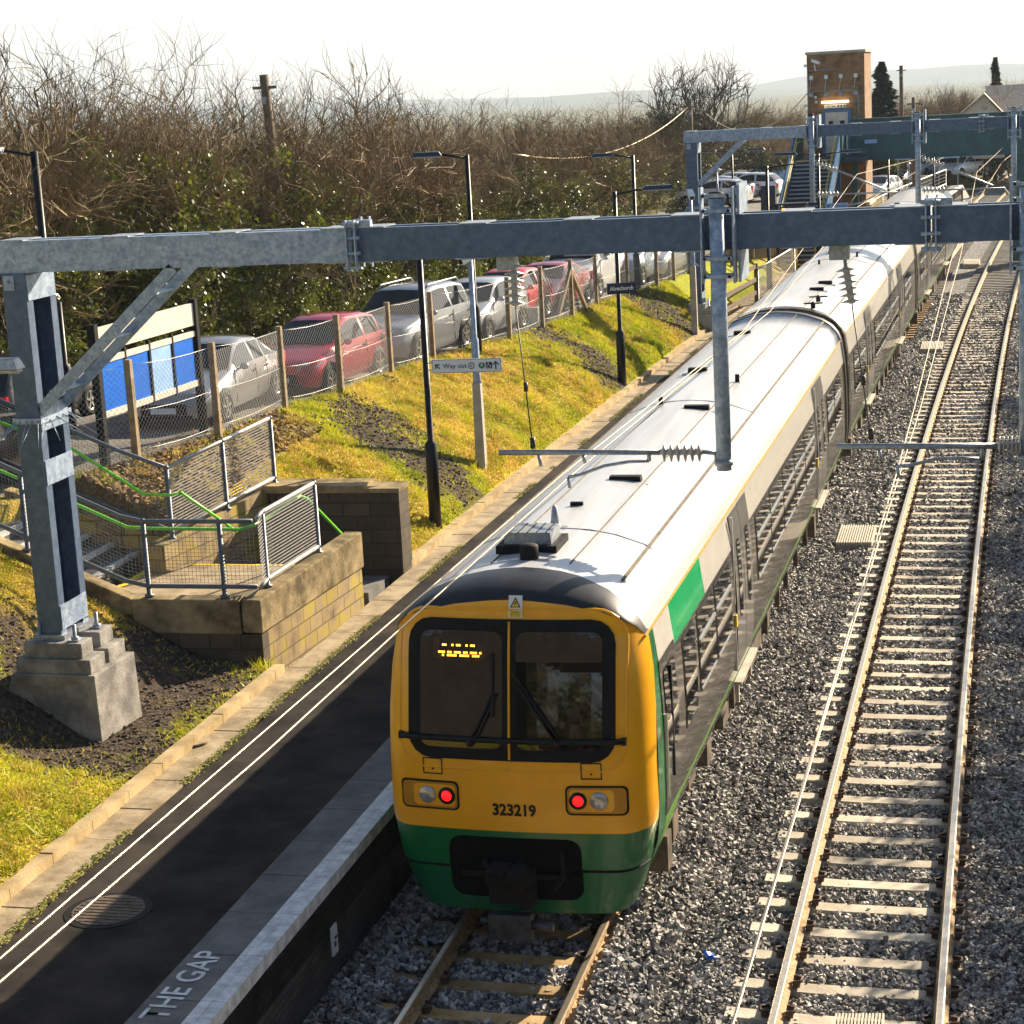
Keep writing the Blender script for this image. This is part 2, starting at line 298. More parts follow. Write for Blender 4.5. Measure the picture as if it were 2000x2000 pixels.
so=np.maximum(soil_mask(V[:,0],V[:,1]),np.clip((V[:,1]-75)/30,0,.75)); dry=np.clip((fbm(V[:,0],V[:,1],.35)-.45)*3.5+.5*(V[:,1]<25),0,1)
def leafy(x,y): return ((x<-12.0-.0*y)&(x>-14.4)&(y>26.8)&(y<33.5)).astype(float)
lf=leafy(V[:,0],V[:,1])
def ground_mat():
    m=bpy.data.materials.new('grassy_ground'); m.use_nodes=True; nt=m.node_tree;N=nt.nodes;L=nt.links;b=N['Principled BSDF']; b.inputs['Roughness'].default_value=.95; b.inputs['Specular IOR Level'].default_value=.15
    tc=N.new('ShaderNodeTexCoord')
    def nz(sc,p0,c0,p1,c1,det=10):
        n=N.new('ShaderNodeTexNoise'); n.inputs['Scale'].default_value=sc; n.inputs['Detail'].default_value=det; n.inputs['Roughness'].default_value=.7; L.new(tc.outputs['Object'],n.inputs['Vector'])
        r=N.new('ShaderNodeValToRGB'); r.color_ramp.elements[0].position=p0; r.color_ramp.elements[1].position=p1; r.color_ramp.elements[0].color=(*c0,1); r.color_ramp.elements[1].color=(*c1,1); L.new(n.outputs['Fac'],r.inputs[0]); return n,r
    n1,g=nz(7,.3,(.16,.2,.008),.7,(.42,.42,.02)); n2,d=nz(9,.3,(.36,.25,.03),.7,(.66,.48,.09)); n3,s=nz(12,.35,(.022,.016,.011),.7,(.13,.098,.07)); n4,l=nz(22,.35,(.1,.06,.025),.65,(.42,.28,.12))
    def mix(A,B,an):
        at=N.new('ShaderNodeAttribute'); at.attribute_name=an; x=N.new('ShaderNodeMix'); x.data_type='RGBA'; L.new(at.outputs['Fac'],x.inputs['Factor']); L.new(A,x.inputs[6]); L.new(B,x.inputs[7]); return x.outputs[2]
    o=mix(g.outputs[0],d.outputs[0],'dry'); o=mix(o,s.outputs[0],'soil'); o=mix(o,l.outputs[0],'leaf'); L.new(o,b.inputs['Base Color'])
    n5=N.new('ShaderNodeTexNoise'); n5.inputs['Scale'].default_value=16; n5.inputs['Detail'].default_value=10; L.new(tc.outputs['Object'],n5.inputs['Vector'])
    bp=N.new('ShaderNodeBump'); bp.inputs['Strength'].default_value=.9; bp.inputs['Distance'].default_value=.08; L.new(n5.outputs['Fac'],bp.inputs['Height']); L.new(bp.outputs[0],b.inputs['Normal']); return m
struct(np_mesh('ground',V,F,ground_mat(),attr=dict(soil=so,dry=dry,leaf=lf),smooth=True))
# car park sheet behind the fence
rows=[]
for y in [20,24,27,30,33,36,40,44,48,52,56,60,66,72,80,88,96,104,112,120,130]:
    xl=hedge_x(y)+.3; xr=ufence(y)+sh(y)-.35 if y<62 else max(-9.8+sh(y)-2.2,xl+1)
    rows.append([(xl+(xr-xl)*k/6,y,hgt(xl+(xr-xl)*k/6,y)+.03) for k in range(7)])
g=G(); g.grid(rows,sm=True); struct(build('car_park',g,M['cpark']))
# far car park right of the lift tower
g=G(); rows=[]
for y in (96,104,112,120,130,140): rows.append([(sh(y)+u,y,max(hgt(sh(y)+u,y),.9)+.03) for u in (-13,-11.8,-10.6,-9.7)])
# hills
def hills(name,ridge,Y,depth,m):
    g=G(); top=[P(a,b,Y=Y) for a,b in ridge]; n=len(top); rows=[]
    for k,(dy,f) in enumerate([(-depth,0),(-depth*.6,.25),(-depth*.3,.7),(0,1),(depth*.5,.7)]):
        rows.append([(p.x*(1+dy/Y),p.y+dy,-40+(p.z+40)*f) for p in top])
    g.grid(rows,sm=True); return struct(build(name,g,m))
mh=mat('hill_fields',(.05,.08,.05),.95,0,col2=(.13,.15,.1),scale=.002)
hills('hills',[(-900,250),(-300,238),(200,225),(600,212),(900,198),(1050,190),(1180,180),(1300,174),(1420,172),(1560,176),(1700,172),(1900,178),(2300,170),(3000,150)],5000,1500,mh)
hills('hills',[(-600,225),(400,205),(1000,190),(1300,186),(1450,170),(1560,150),(1700,138),(1800,134),(1880,127),(1960,124),(2040,126),(2300,132),(3000,110)],8000,2000,mh)
# ---------------------------------------------------------------- trackbed, sleepers, rails
def ballast_mat():
    m=bpy.data.materials.new('ballast'); m.use_nodes=True; nt=m.node_tree;N=nt.nodes;L=nt.links;b=N['Principled BSDF']; b.inputs['Roughness'].default_value=.8
    tc=N.new('ShaderNodeTexCoord'); v=N.new('ShaderNodeTexVoronoi'); v.inputs['Scale'].default_value=17; L.new(tc.outputs['Object'],v.inputs['Vector'])
    hs=N.new('ShaderNodeRGBToBW'); L.new(v.outputs['Color'],hs.inputs[0]); r=N.new('ShaderNodeValToRGB'); r.color_ramp.elements[0].position=.2; r.color_ramp.elements[0].color=(.05,.05,.052,1); r.color_ramp.elements[1].position=.8; r.color_ramp.elements[1].color=(.3,.29,.275,1); L.new(hs.outputs[0],r.inputs[0]); L.new(r.outputs[0],b.inputs['Base Color'])
    bp=N.new('ShaderNodeBump'); bp.inputs['Strength'].default_value=1; bp.inputs['Distance'].default_value=.06; bp.invert=True; L.new(v.outputs['Distance'],bp.inputs['Height']); L.new(bp.outputs[0],b.inputs['Normal']); return m
MBAL=ballast_mat()
UB=np.arange(-6.55,3.01,.31); YB=np.concatenate([np.arange(8,70,.33),np.arange(70,220,2.)])
yy,uu=np.meshgrid(YB,UB,indexing='ij'); xx=uu+np.vectorize(sh)(yy)
zz=-.235+.05*(fbm(uu,yy,1.1)-.5)-np.clip((uu-1.0)*.25,0,.6)-.03*np.exp(-((uu+3.0)/.5)**2)
V=np.stack([xx,yy,zz],-1).reshape(-1,3); nU=len(UB); ii,jj=np.meshgrid(np.arange(len(YB)-1),np.arange(nU-1),indexing='ij'); a=(ii*nU+jj).ravel()
struct(np_mesh('trackbed',V,np.stack([a,a+1,a+nU+1,a+nU],1),MBAL,smooth=True))
def bz(u,y): return -.225+.05*(fbm(u,y,1.1)-.5)-np.clip((u-1.0)*.25,0,.6)-.03*np.exp(-((u+3.0)/.5)**2)
U1,U2=-4.723,-1.26; GA=.7525; SP=.65; S2=16.961; S1=P(950,1860,z=-.14).y
def stones():
    us=[];ys=[];ss=[]
    ex=[]
    for (u0,u1,y0,y1,den,s) in [(-3.86,-3.2,12.5,40,700,.052),(-3.86,-3.2,40,65,420,.065),(-6.5,-3.5,12.5,19.5,640,.05),(-3.5,1.3,12.5,25,900,.043),(-3.5,1.2,25,38,640,.05),(-3.5,1.3,38,55,330,.066),(-3.5,1.5,55,80,170,.085)]:
        n=int((u1-u0)*(y1-y0)*den); us.append(RNG.uniform(u0,u1,n)); ys.append(RNG.uniform(y0,y1,n)); ss.append(s*RNG.uniform(.55,1.3,n)); ex.append(np.full(n,.07 if u1==-3.2 else 0.))
    u=np.concatenate(us);y=np.concatenate(ys);s=np.concatenate(ss); ex=np.concatenate(ex); keep=np.ones(len(u),bool)
    for uc,s0 in ((U1,S1),(U2,S2)):
        d=np.abs(u-uc); ph=np.abs(((y-s0)/SP+.5)%1-.5)*SP
        lim=np.where(u>uc,.88,1.18)+.14*(fbm(u*0+uc,y,1.3)-.5); keep&=~((d<lim)&(ex<.01)&(ph<.125)&(RNG.random(len(u))>.03)); keep&=~(np.abs(d-GA)<.1)
    keep&=~((u>-2.85)&(u<-2.2)&(y>36.7)&(y<37.9))
    u,y,s,ex=u[keep],y[keep],s[keep],ex[keep]; n=len(u)
    c=np.array([(-1,-1,-1),(1,-1,-1),(1,1,-1),(-1,1,-1),(-1,-1,1),(1,-1,1),(1,1,1),(-1,1,1)])*.5
    v=c[None]*np.stack([s*RNG.uniform(.8,1.35,n),s*RNG.uniform(.7,1.1,n),s*RNG.uniform(.5,.85,n)],1)[:,None]*RNG.uniform(.55,1.15,(n,8,1))
    q=RNG.normal(size=(n,4)); q/=np.linalg.norm(q,axis=1,keepdims=True); w,a,b,d=q.T
    R=np.stack([1-2*(b*b+d*d),2*(a*b-d*w),2*(a*d+b*w),2*(a*b+d*w),1-2*(a*a+d*d),2*(b*d-a*w),2*(a*d-b*w),2*(b*d+a*w),1-2*(a*a+b*b)],1).reshape(n,3,3)
    v=np.einsum('nij,nkj->nki',R,v)
    x=u+.5*KC*y*y; z=bz(u,y)+RNG.uniform(.0,.035,n); dm=np.minimum(np.abs(u-U1),np.abs(u-U2)); d1=np.abs(u-U1);d2=np.abs(u-U2); z=z+np.where((d1>.86)&(d1<1.6),.085,np.where((d2>1.12)&(d2<1.6)&(u<U2),.03,np.where((d2>.95)&(u>U2),.07,0)))+ex; 
    v+=np.stack([x,y,z],1)[:,None]
    f=np.array([(3,2,1,0),(4,5,6,7),(0,1,5,4),(1,2,6,5),(2,3,7,6),(3,0,4,7)])
    F=(np.arange(n)[:,None,None]*8+f[None]).reshape(-1,4)
    tone=np.repeat(RNG.uniform(.25,1.3,n)**1.4,8)
    return v.reshape(-1,3),F,tone
V,F,t=stones()
mst=mat('ballast_stone',(.27,.255,.235),.7,0,col2=(.5,.475,.44),scale=2,attr='tone')
struct(np_mesh('ballast_stones',V,F,mst,attr=dict(tone=t)),'stuff')
# sleeper prototype
def sleeper_g():
    g=G()
    for a,b,z0,z1 in ((-1.25,-.45,-.16,-.19),(-.45,.45,-.19,-.19),(.45,1.25,-.19,-.16)):
        g.add([(a,-.14,-.36),(b,-.14,-.36),(b,.14,-.36),(a,.14,-.36),(a,-.1,z0),(b,-.1,z1),(b,.1,z1),(a,.1,z0)],[(4,5,6,7),(0,1,5,4),(2,3,7,6)]+([(3,0,4,7)] if a<-1 else [])+([(1,2,6,5)] if b>1 else []))
    return g
def clip_g(sx,s):
    g=G()
    if 1:
        x=sx*GA+s*.115; g.box((x,0,-.135),(.07,.13,.05)); g.tube([(x-.03*s,-.06,-.11),(x+.045*s,-.05,-.1),(x+.05*s,.03,-.095),(x-.03*s,.06,-.1)],.016,5)
    return g
def track(name,label,uc,s0,ys,yi,smat):
    n_ind=yi
    root=thing(name,label,'railway track',(uc+sh(ys),ys,0))
    prof=[(-.07,-.16),(.07,-.16),(.07,-.15),(.012,-.125),(.012,-.04),(.036,-.035),(.036,-.004),(.025,0),(-.025,0),(-.036,-.004),(-.036,-.035),(-.012,-.04),(-.012,-.125),(-.07,-.15)]
    for sx in (-1,1):
        g=G(); rows=[]; yl=np.concatenate([np.arange(8,80,2),np.arange(80,231,5)])
        for y in yl: rows.append([(uc+sh(y)+sx*GA+a,y,b) for a,b in prof])
        n=len(prof); vs=[p for r in rows for p in r]; fs=[];
        for i in range(len(rows)-1):
            for k in range(n):
                k2=(k+1)%n; g.f.append((i*n+k,i*n+k2,(i+1)*n+k2,(i+1)*n+k)); g.m.append(1 if k in (6,7,8) else 0); g.sm.append(False)
        g.v=vs; g.f.append(tuple(range(n))); g.m.append(0); g.sm.append(False)
        build('rail',g,[M['rust'],M['steel']],root)
    k0=math.ceil((12.6-s0)/SP); k=k0; cnt=0; first=None; rest=G(); cl=None
    while s0+k*SP<228:
        y=s0+k*SP; k+=1; x=uc+sh(y)
        if cnt<n_ind:
            if first is None:
                first=build('sleeper',sleeper_g(),smat,root,world=False); cl=[build('rail_clip',clip_g(q,w),M['clip'],first,world=False) for q in (-1,1) for w in (-1,1)]; o=first
            else:
                o=first.copy(); COL.objects.link(o)
                if y<75:
                    for c in cl: c2=c.copy(); COL.objects.link(c2); c2.parent=o
            o.location=(x-root.location.x,y-ys,0); o.rotation_euler=(0,0,-sl(y)+random.uniform(-.006,.006)); cnt+=1
        else:
            gs=sleeper_g(); c,s=math.cos(-sl(y)),math.sin(-sl(y)); rest.add([(x+c*a-s*b,y+s*a+c*b,z) for a,b,z in gs.v],gs.f)
    o=build('sleeper',rest,M['sleepo'],root); o['kind']='stuff'; return root
track('railway_track','clear railway track with bright rails and cream concrete sleepers right of the train',U2,S2,15,100,M['sleep'])
track('railway_track','railway track with rust stained sleepers that the train stands on',U1,S1,15,100,M['sleepr'])
# grating covers beside the track
def grating(pa,pb,pc,label):
    a=Vector(pa);b=Vector(pb);c=Vector(pc); ex=b-a; ey=c-a; o=a+ex*.5+ey*.5
    root=thing('cable_pit_cover',label,'cover',o,group='slatted pit covers beside the track')
    g=G(); g.box(o+Vector((0,0,-.09)),(ex.length,ey.length,.1)); build('pit_frame',g,M['conc'],root)
    g=G(); n=15
    for i in range(n):
        p=a+ex*((i+.5)/n)+Vector((0,0,.0)); g.box(p+ey*.5,(ex.length/n*.55,ey.length,.06))
    build('slat',g,M['concl'],root)
z=-.1
grating(P(1628,1062,z=z),P(1700,1062,z=z),P(1646,1028,z=z),'pale slatted pit cover between the tracks nearest the camera')
grating(P(1795,683,z=z),P(1838,683,z=z),P(1803,668,z=z),'pale slatted pit cover halfway along the train')
grating(P(1880,517,z=z),P(1912,517,z=z),P(1884,507,z=z),'pale slatted pit cover farthest along, by the beam')
grating(P(1622,2012,z=z),P(1722,2012,z=z),P(1634,1985,z=z),'slatted cover lying between the rails of the clear track')
g=G(); c=P(1388,1872,z=-.17)
for k in range(7): g.box((c.x+random.uniform(-.05,.05),c.y+random.uniform(-.04,.04),c.z+random.uniform(0,.04)),(.07,.05,.012),Matrix.Rotation(random.uniform(0,3),3,(.3,.5,.8)))
tag(build('litter',g,M['bblue']),'scrap of blue plastic litter on the ballast','litter')
# ---------------------------------------------------------------- platform
def strip(name,m,u0,u1,z0,z1,y0=8,y1=139,step=2.0,gap=0,ends=None,wob=0):
    g=G(); y=y0
    while y<y1-.01:
        yb=min(y+step,y1); r=[]
        j=random.uniform(-wob,wob)
        for q in (y,yb-gap):
            a=u0 if not callable(u0) else u0(q); b=u1
            r.append([(a+sh(q),q,z0),(a+sh(q),q,z1+j),(b+sh(q),q,z1+j),(b+sh(q),q,z0)])
        v=r[0]+r[1]; g.add(v,[(0,4,5,1),(1,5,6,2),(2,6,7,3),(0,1,2,3),(7,6,5,4)]); y=yb
    return struct(build(name,g,m))
ul=lambda y: lerp(y,(0,93,112,139),(-9.1,-9.1,-8.8,-7.6))
strip('platform',M['asph'],ul,-7.2,.3,.915)
strip('platform',M['dark'],-7.2,-6.56,.3,.9)
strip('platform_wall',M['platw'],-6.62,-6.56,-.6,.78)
strip('platform_slabs',M['slab'],-7.2,-6.705,.85,.922,gap=.012,step=.92,wob=.003)
strip('platform_edge',M['white'],-6.7,-6.59,.85,.926,gap=.014,step=.92,wob=.002)
strip('platform_edge',M['white'],-6.585,-6.46,.79,.928,gap=.014,step=.92,wob=.002)
strip('drain_channel',M['drain'],-9.5,-9.1,.5,.93,y1=93,gap=.014,step=.9,wob=.008)
strip('drain_channel',M['drain'],-9.12,-9.08,.5,.934,y1=93,step=1)
strip('kerb',M['kerb'],-9.65,-9.5,.5,1.04,y1=24,gap=.012,step=.92,wob=.006)
strip('kerb',M['kerb'],-9.65,-9.5,.5,1.04,y0=29.9,y1=93,gap=.012,step=.92,wob=.006)
# platform end ramp
g=G(); y=139
g.add([(ul(y)+sh(y),y,.9),(-6.46+sh(y),y,.9),(-6.46+sh(y)+.4,y+6,-.3),(ul(y)+sh(y),y+6,-.3),(ul(y)+sh(y),y,-.3),(-6.46+sh(y),y,-.3)],[(0,1,2,3),(1,5,2),(0,3,4)]); struct(build('platform_ramp',g,M['conc']))
c=P(212,1778,z=.918); root=thing('manhole_cover','round rusty manhole cover set in the platform asphalt','manhole cover',c)
g=G(); g.lathe([(.43,0),(.43,.006),(.36,.006),(.36,.0)],c-Vector((0,0,.002)),n=28,sm=False); build('rim',g,M['blackm'],root)
g=G(); g.lathe([(.355,-.01),(.355,.009)],c,n=28,sm=False)
for i in range(-4,5):
    w=math.sqrt(.33**2-(i*.07)**2); g.box((c.x,c.y+i*.07,c.z+.012),(2*w,.03,.006))
build('lid',g,mat('rusty_iron',(.07,.05,.035),.7,.2,col2=(.16,.12,.09),scale=9),root)
a=P(255+20,1965,z=.925); b=P(390,1868,z=.925)
ty0=P(267,1967,z=.925); ty1=P(393,1868,z=.925); umid=-6.98
def gapx(x,y): yy=(ty0.y+ty1.y)/2-.04+x*.93; return (umid+sh(yy)-y,yy,.9262)
o=text_mesh('platform_lettering','THE GAP',.36,M['white'],lambda x,y: gapx(x*1.0,y),offset=.004); tag(o,'white stencilled words on the platform slabs by the edge','lettering')
# number plate on the platform wall
c=P(653,1835,X=-6.45+sh(17.5)); root=thing('marker_plate','small white plate with a number on the dark platform wall','sign',c)
g=G(); g.box((c.x,c.y,c.z),(.02,.16,.3)); build('plate',g,M['signw'],root)
g=G(); g.box((c.x+.012,c.y-.01,c.z-.04),(.006,.05,.05)); g.box((c.x+.012,c.y+.02,c.z+.02),(.006,.06,.03)); build('mark',g,M['navy'],root)
# drain rubbish by the kerb
c=P(262,1526,z=.95); g=G()
for k in range(16): g.box((c.x+random.uniform(-.09,.09),c.y+random.uniform(-.07,.07),c.z+random.uniform(0,.05)),(.09,.03,.02),Matrix.Rotation(random.uniform(0,3),3,(random.random(),.5,.8)))
tag(build('litter',g,M['blackm']),'dark clump of rubbish lying in the drain channel by the kerb','litter')
c=P(375,1448,z=.94); g=G(); g.lathe([(.22,0),(.22,.02),(.17,.025)],c,n=20,sm=False); tag(build('drain_lid',g,M['drain']),'half round drain lid in the kerbside channel','drain cover')
# ---------------------------------------------------------------- grass
def grass():
    n=330000
    y=12+(62-12)*RNG.random(n)**1.15; u=RNG.uniform(-14.3,-9.66,n); x=u+.5*KC*y*y
    uf=np.interp(y,_fy,_fu); k=(u>uf-.2); k&=~((y>23.9)&(y<29.5)&(u>-12.3)); k&=~((y>23.9)&(y<27.2)&(u>-14.8)); k&=soil_mask(x,y)<RNG.random(n)*1.1; k&=~((leafy(x,y)>.5)&(RNG.random(n)<.9))
    k&=~((x<-9.95)&(x>-11.9)&(y>20.2)&(y<23.2))
    x,y=x[k],y[k]; n=len(x); z=np.array([hgt(a,b) for a,b in zip(x,y)])
    h=RNG.uniform(.02,.065,n)*(.6+.9*fbm(x,y,.9)); w=RNG.uniform(.006,.013,n)*(1+y/50); a=RNG.uniform(0,6.28,n); le=RNG.uniform(.3,1.6,n)*h; b=RNG.uniform(0,6.28,n)
    p0=np.stack([x-np.cos(a)*w,y-np.sin(a)*w,z-.01],1);p1=np.stack([x+np.cos(a)*w,y+np.sin(a)*w,z-.01],1);p2=np.stack([x+np.cos(b)*le,y+np.sin(b)*le,z+h],1)
    V=np.stack([p0,p1,p2],1).reshape(-1,3); F=np.arange(3*n).reshape(-1,3)
    d=np.clip((fbm(x,y,.35)-.45)*3.5+.55*(y<25)+.1,0,1); mi=(RNG.random(n)<d*.7+.08).astype(int)
    struct(np_mesh('grass',V,F,[mat('grass_blade',(.24,.3,.006),.6,0,col2=(.6,.58,.02),scale=1.2,trans=.35),mat('dry_grass_blade',(.46,.32,.05),.65,0,col2=(.74,.56,.14),scale=1.2,trans=.3)],mi=mi),'stuff')
grass()
def tufts():
    n=1500; y=12+(62-12)*RNG.random(n)**1.3; u=RNG.uniform(-14.2,-9.72,n); x=u+.5*KC*y*y; k=(u>np.interp(y,_fy,_fu)-.2)&~((y>23.9)&(y<29.5)&(u>-12.3))&~((y>23.9)&(y<27.2)&(u>-14.8))&~((x<-10.2)&(x>-11.9)&(y>20.2)&(y<21.8)); k&=soil_mask(x,y)<.55; x,y=x[k],y[k]; m=34; x=np.repeat(x,m)+RNG.normal(0,.07,len(x)*m); y=np.repeat(y,m)+RNG.normal(0,.07,len(y)*m); n=len(x); z=np.array([hgt(a,b) for a,b in zip(x,y)]); h=RNG.uniform(.05,.2,n)*np.repeat(RNG.uniform(.5,1.2,n//m),m); w=RNG.uniform(.004,.009,n)*(1+y/60); a=RNG.uniform(0,6.28,n); le=RNG.uniform(.2,1.2,n)*h; b=RNG.uniform(0,6.28,n)
    V=np.stack([np.stack([x-np.cos(a)*w,y-np.sin(a)*w,z-.01],1),np.stack([x+np.cos(a)*w,y+np.sin(a)*w,z-.01],1),np.stack([x+np.cos(b)*le,y+np.sin(b)*le,z+h],1)],1).reshape(-1,3); mi=np.repeat((RNG.random(n//m)<.55).astype(int),m)
    struct(np_mesh('grass_tufts',V,np.arange(3*n).reshape(-1,3),[bpy.data.materials['grass_blade'],bpy.data.materials['dry_grass_blade']],mi=mi),'stuff')
    n=15000; y=RNG.uniform(12,60,n); k=fbm(y,y*0,.5)>.5; y=y[k]; n=len(y); u=-9.085+RNG.normal(0,.035,n); x=u+.5*KC*y*y; s=RNG.uniform(.005,.014,n); a=RNG.uniform(0,6.28,n); z=.937+RNG.uniform(0,.006,n)
    V=np.stack([np.stack([x+s*np.cos(a+q),y+1.6*s*np.sin(a+q),z+.01*(q>3)],1) for q in (0,1.57,3.14,4.71)],1).reshape(-1,3); struct(np_mesh('moss',V,np.arange(4*n).reshape(-1,4),mat('moss_patch',(.1,.12,.01),.95,0,col2=(.3,.28,.03),scale=4)),'stuff')
tufts()
def clods():
    n=26000; y=RNG.uniform(15,62,n); u=RNG.uniform(-14.2,-9.7,n); x=u+.5*KC*y*y; k=(soil_mask(x,y)>.4)&(u>np.interp(y,_fy,_fu))&~((y>23.9)&(y<29.5)&(u>-12.3))&~((y>23.9)&(y<27.2)); x,y=x[k],y[k]; n=len(x); z=np.array([hgt(a,b) for a,b in zip(x,y)]); s=RNG.uniform(.01,.045,n)**1.0
    c=np.array([(-1,-1,-.6),(1,-1,-.6),(1,1,-.6),(-1,1,-.6),(-1,-1,1),(1,-1,1),(1,1,1),(-1,1,1)])*.5; V=c[None]*s[:,None,None]*RNG.uniform(.5,1.4,(n,8,3)); a=RNG.uniform(0,6.28,n)[:,None]; X=V[:,:,0]*np.cos(a)-V[:,:,1]*np.sin(a); Y=V[:,:,0]*np.sin(a)+V[:,:,1]*np.cos(a); V=np.stack([X+x[:,None],Y+y[:,None],V[:,:,2]+z[:,None]+.005],2)
    f=np.array([(3,2,1,0),(4,5,6,7),(0,1,5,4),(1,2,6,5),(2,3,7,6),(3,0,4,7)]); struct(np_mesh('soil_clods',V.reshape(-1,3),(np.arange(n)[:,None,None]*8+f[None]).reshape(-1,4),mat('clod',(.03,.022,.015),.95,0,col2=(.17,.13,.095),scale=5)),'stuff')
clods()
def leaves():
    n=9000; y=RNG.uniform(26.9,34,n); x=RNG.uniform(-14.4,-12.05,n); z=np.array([hgt(a,b) for a,b in zip(x,y)])+RNG.uniform(.0,.05,n)
    s=RNG.uniform(.02,.045,n); a=RNG.uniform(0,6.28,n); t=RNG.normal(0,.4,(n,2)); c=np.array([(-1,-.6),(1,-.6),(1,.6),(-1,.6)])
    rx=c[None,:,0]*np.cos(a)[:,None]-c[None,:,1]*np.sin(a)[:,None]; ry=c[None,:,0]*np.sin(a)[:,None]+c[None,:,1]*np.cos(a)[:,None]
    V=np.stack([x[:,None]+rx*s[:,None],y[:,None]+ry*s[:,None],z[:,None]+(rx*t[:,:1]+ry*t[:,1:])*s[:,None]],2).reshape(-1,3)
    struct(np_mesh('fallen_leaves',V,np.arange(4*n).reshape(-1,4),M['leafl']),'stuff')
leaves()
# ---------------------------------------------------------------- train
def carframe(y0,L,flip=False):
    A=Vector((U1+sh(y0),y0,0)); B=Vector((U1+sh(y0+L),y0+L,0)); d=(B-A).normalized(); r=Vector((d.y,-d.x,0))
    if flip: return lambda p: B-r*p[0]-d*p[1]+Vector((0,0,p[2]))
    return lambda p: A+r*p[0]+d*p[1]+Vector((0,0,p[2]))
BZ=[.72,.97,1.05,1.3,1.9,2.4,2.68,3.12]; BX=[1.28,1.365,1.38,1.40,1.405,1.39,1.372,1.31]
def bx(z): return lerp(z,BZ,BX)
def zr(x): return lerp(abs(x),(0,.3,.6,.95,1.12,1.24,1.31,1.36),(3.74,3.725,3.67,3.55,3.43,3.29,3.12,2.9))
def wz(z): return lerp(z,(.35,.6,.9,1.3,2.4,2.85,3.12,3.3),(1.14,1.24,1.33,1.40,1.39,1.36,1.31,1.28))
def yr(z): return lerp(z,(.35,.9,2.0,2.2,3.0,3.4,3.6),(.07,0,.02,.05,.21,.31,.37))
def plan(t):
    t=min(1,abs(t)); c=max(0,(t-.78)/.22); return .11*t*t+.42*(1-math.sqrt(max(0,1-c*c)))
def fr(x,z,off=0):
    """point on the cab front"""
    t=x/wz(z); return (x,yr(z)+plan(t)-off,z)
def rr(g,fn,a0,a1,b0,b1,r,m=0,nb=10,na=8):
    """rounded rectangle patch over fn(a,b)"""
    bs=[]
    for k in range(5): q=math.pi/2*k/4; bs.append((b0+r-r*math.cos(q),r-r*math.sin(q)))
    for k in range(1,nb): bs.append((b0+r+(b1-b0-2*r)*k/nb,0))
    for k in range(5): q=math.pi/2*k/4; bs.append((b1-r+r*math.sin(q),r-r*math.cos(q)))
    rows=[]
    for b,ins in bs: rows.append([fn(a0+ins+(a1-a0-2*ins)*i/na,b) for i in range(na+1)])
    return g.grid(rows,m)
TS=sorted(set([-1,-.985,-.95,-.9,-.85,-.8,-.7,-.6,-.45,-.3,-.15,0,.15,.3,.45,.6,.7,.8,.85,.9,.95,.985,1]))
def zs(t): return zr(1.31*t)-.21*(1-abs(t)**3)-.005
def cab_top(t): return (1.31*t,yr(zs(t))+plan(t)+(.62-.49*abs(t)**2.5),zr(1.31*t))
train=thing('passenger_train','three carriage electric train with a yellow and green front standing at the platform','train',(U1+sh(17.8),17.8,0))
def cab(T,front=True):
    g=G(T); zl=[.35,.45,.6,.75,.9,1.05,1.235,1.36,1.5,1.7,1.9,2.05,2.2,2.4,2.6,2.8,2.95]
    rows=[[fr(t*wz(z),z) for t in TS] for z in zl]
    for z in (3.1,3.2): rows.append([ (lambda q:fr(t*wz(q),q))(min(z,zs(t)-.02) if z<3.15 else min(z,zs(t)-.01)) for t in TS])
    rows.append([fr(1.31*t,zs(t)) for t in TS])
    n0=len(rows)
    for a in (8,16,26,36,46,56,66,78,90):
        q=math.radians(a); rows.append([(1.31*t,yr(zs(t))+plan(t)+(.62-.49*abs(t)**2.5)*(1-math.cos(q)),zs(t)+(zr(1.31*t)-zs(t))*math.sin(q)) for t in TS])
    for i in range(len(rows)-1):
        zz=zl[i] if i<len(zl) else 3.2
        m=1 if zz<1.23 else 0
        if i>=n0+0: m=2
        g.grid(rows[i:i+2],m,True)
    body=build('cab_front',g,[M['yel'],M['tgreen'],M['tblack']],train,weld=True)
    return body
def side_fn(s,T=None): return lambda y,z: (s*(bx(z)+.012),y,z)
def window(T,s,y0,y1,z0=1.72,z1=2.6,bars=True,name='window',r=.09):
    g=G(T); rr(g,lambda y,z:(s*(bx(z)+.006),y,z),y0-.035,y1+.035,z0-.035,z1+.035,r,2,6,1); rr(g,lambda y,z:(s*(bx(z)+.012),y,z),y0,y1,z0,z1,r*.8,0,6,1)
    if bars:
        zb=z0+(z1-z0)*.66; g.bar((s*(bx(zb)+.014),y0,zb),(s*(bx(zb)+.014),y1,zb),.03,.04,1)
        g.bar((s*(bx(z0)+.012),y0+.05,z0),(s*(bx(z0)+.012),y1-.05,z0),.02,.025,1)
    return build(name,g,[M['glass'],M['chrome'],M['rubber']],train)
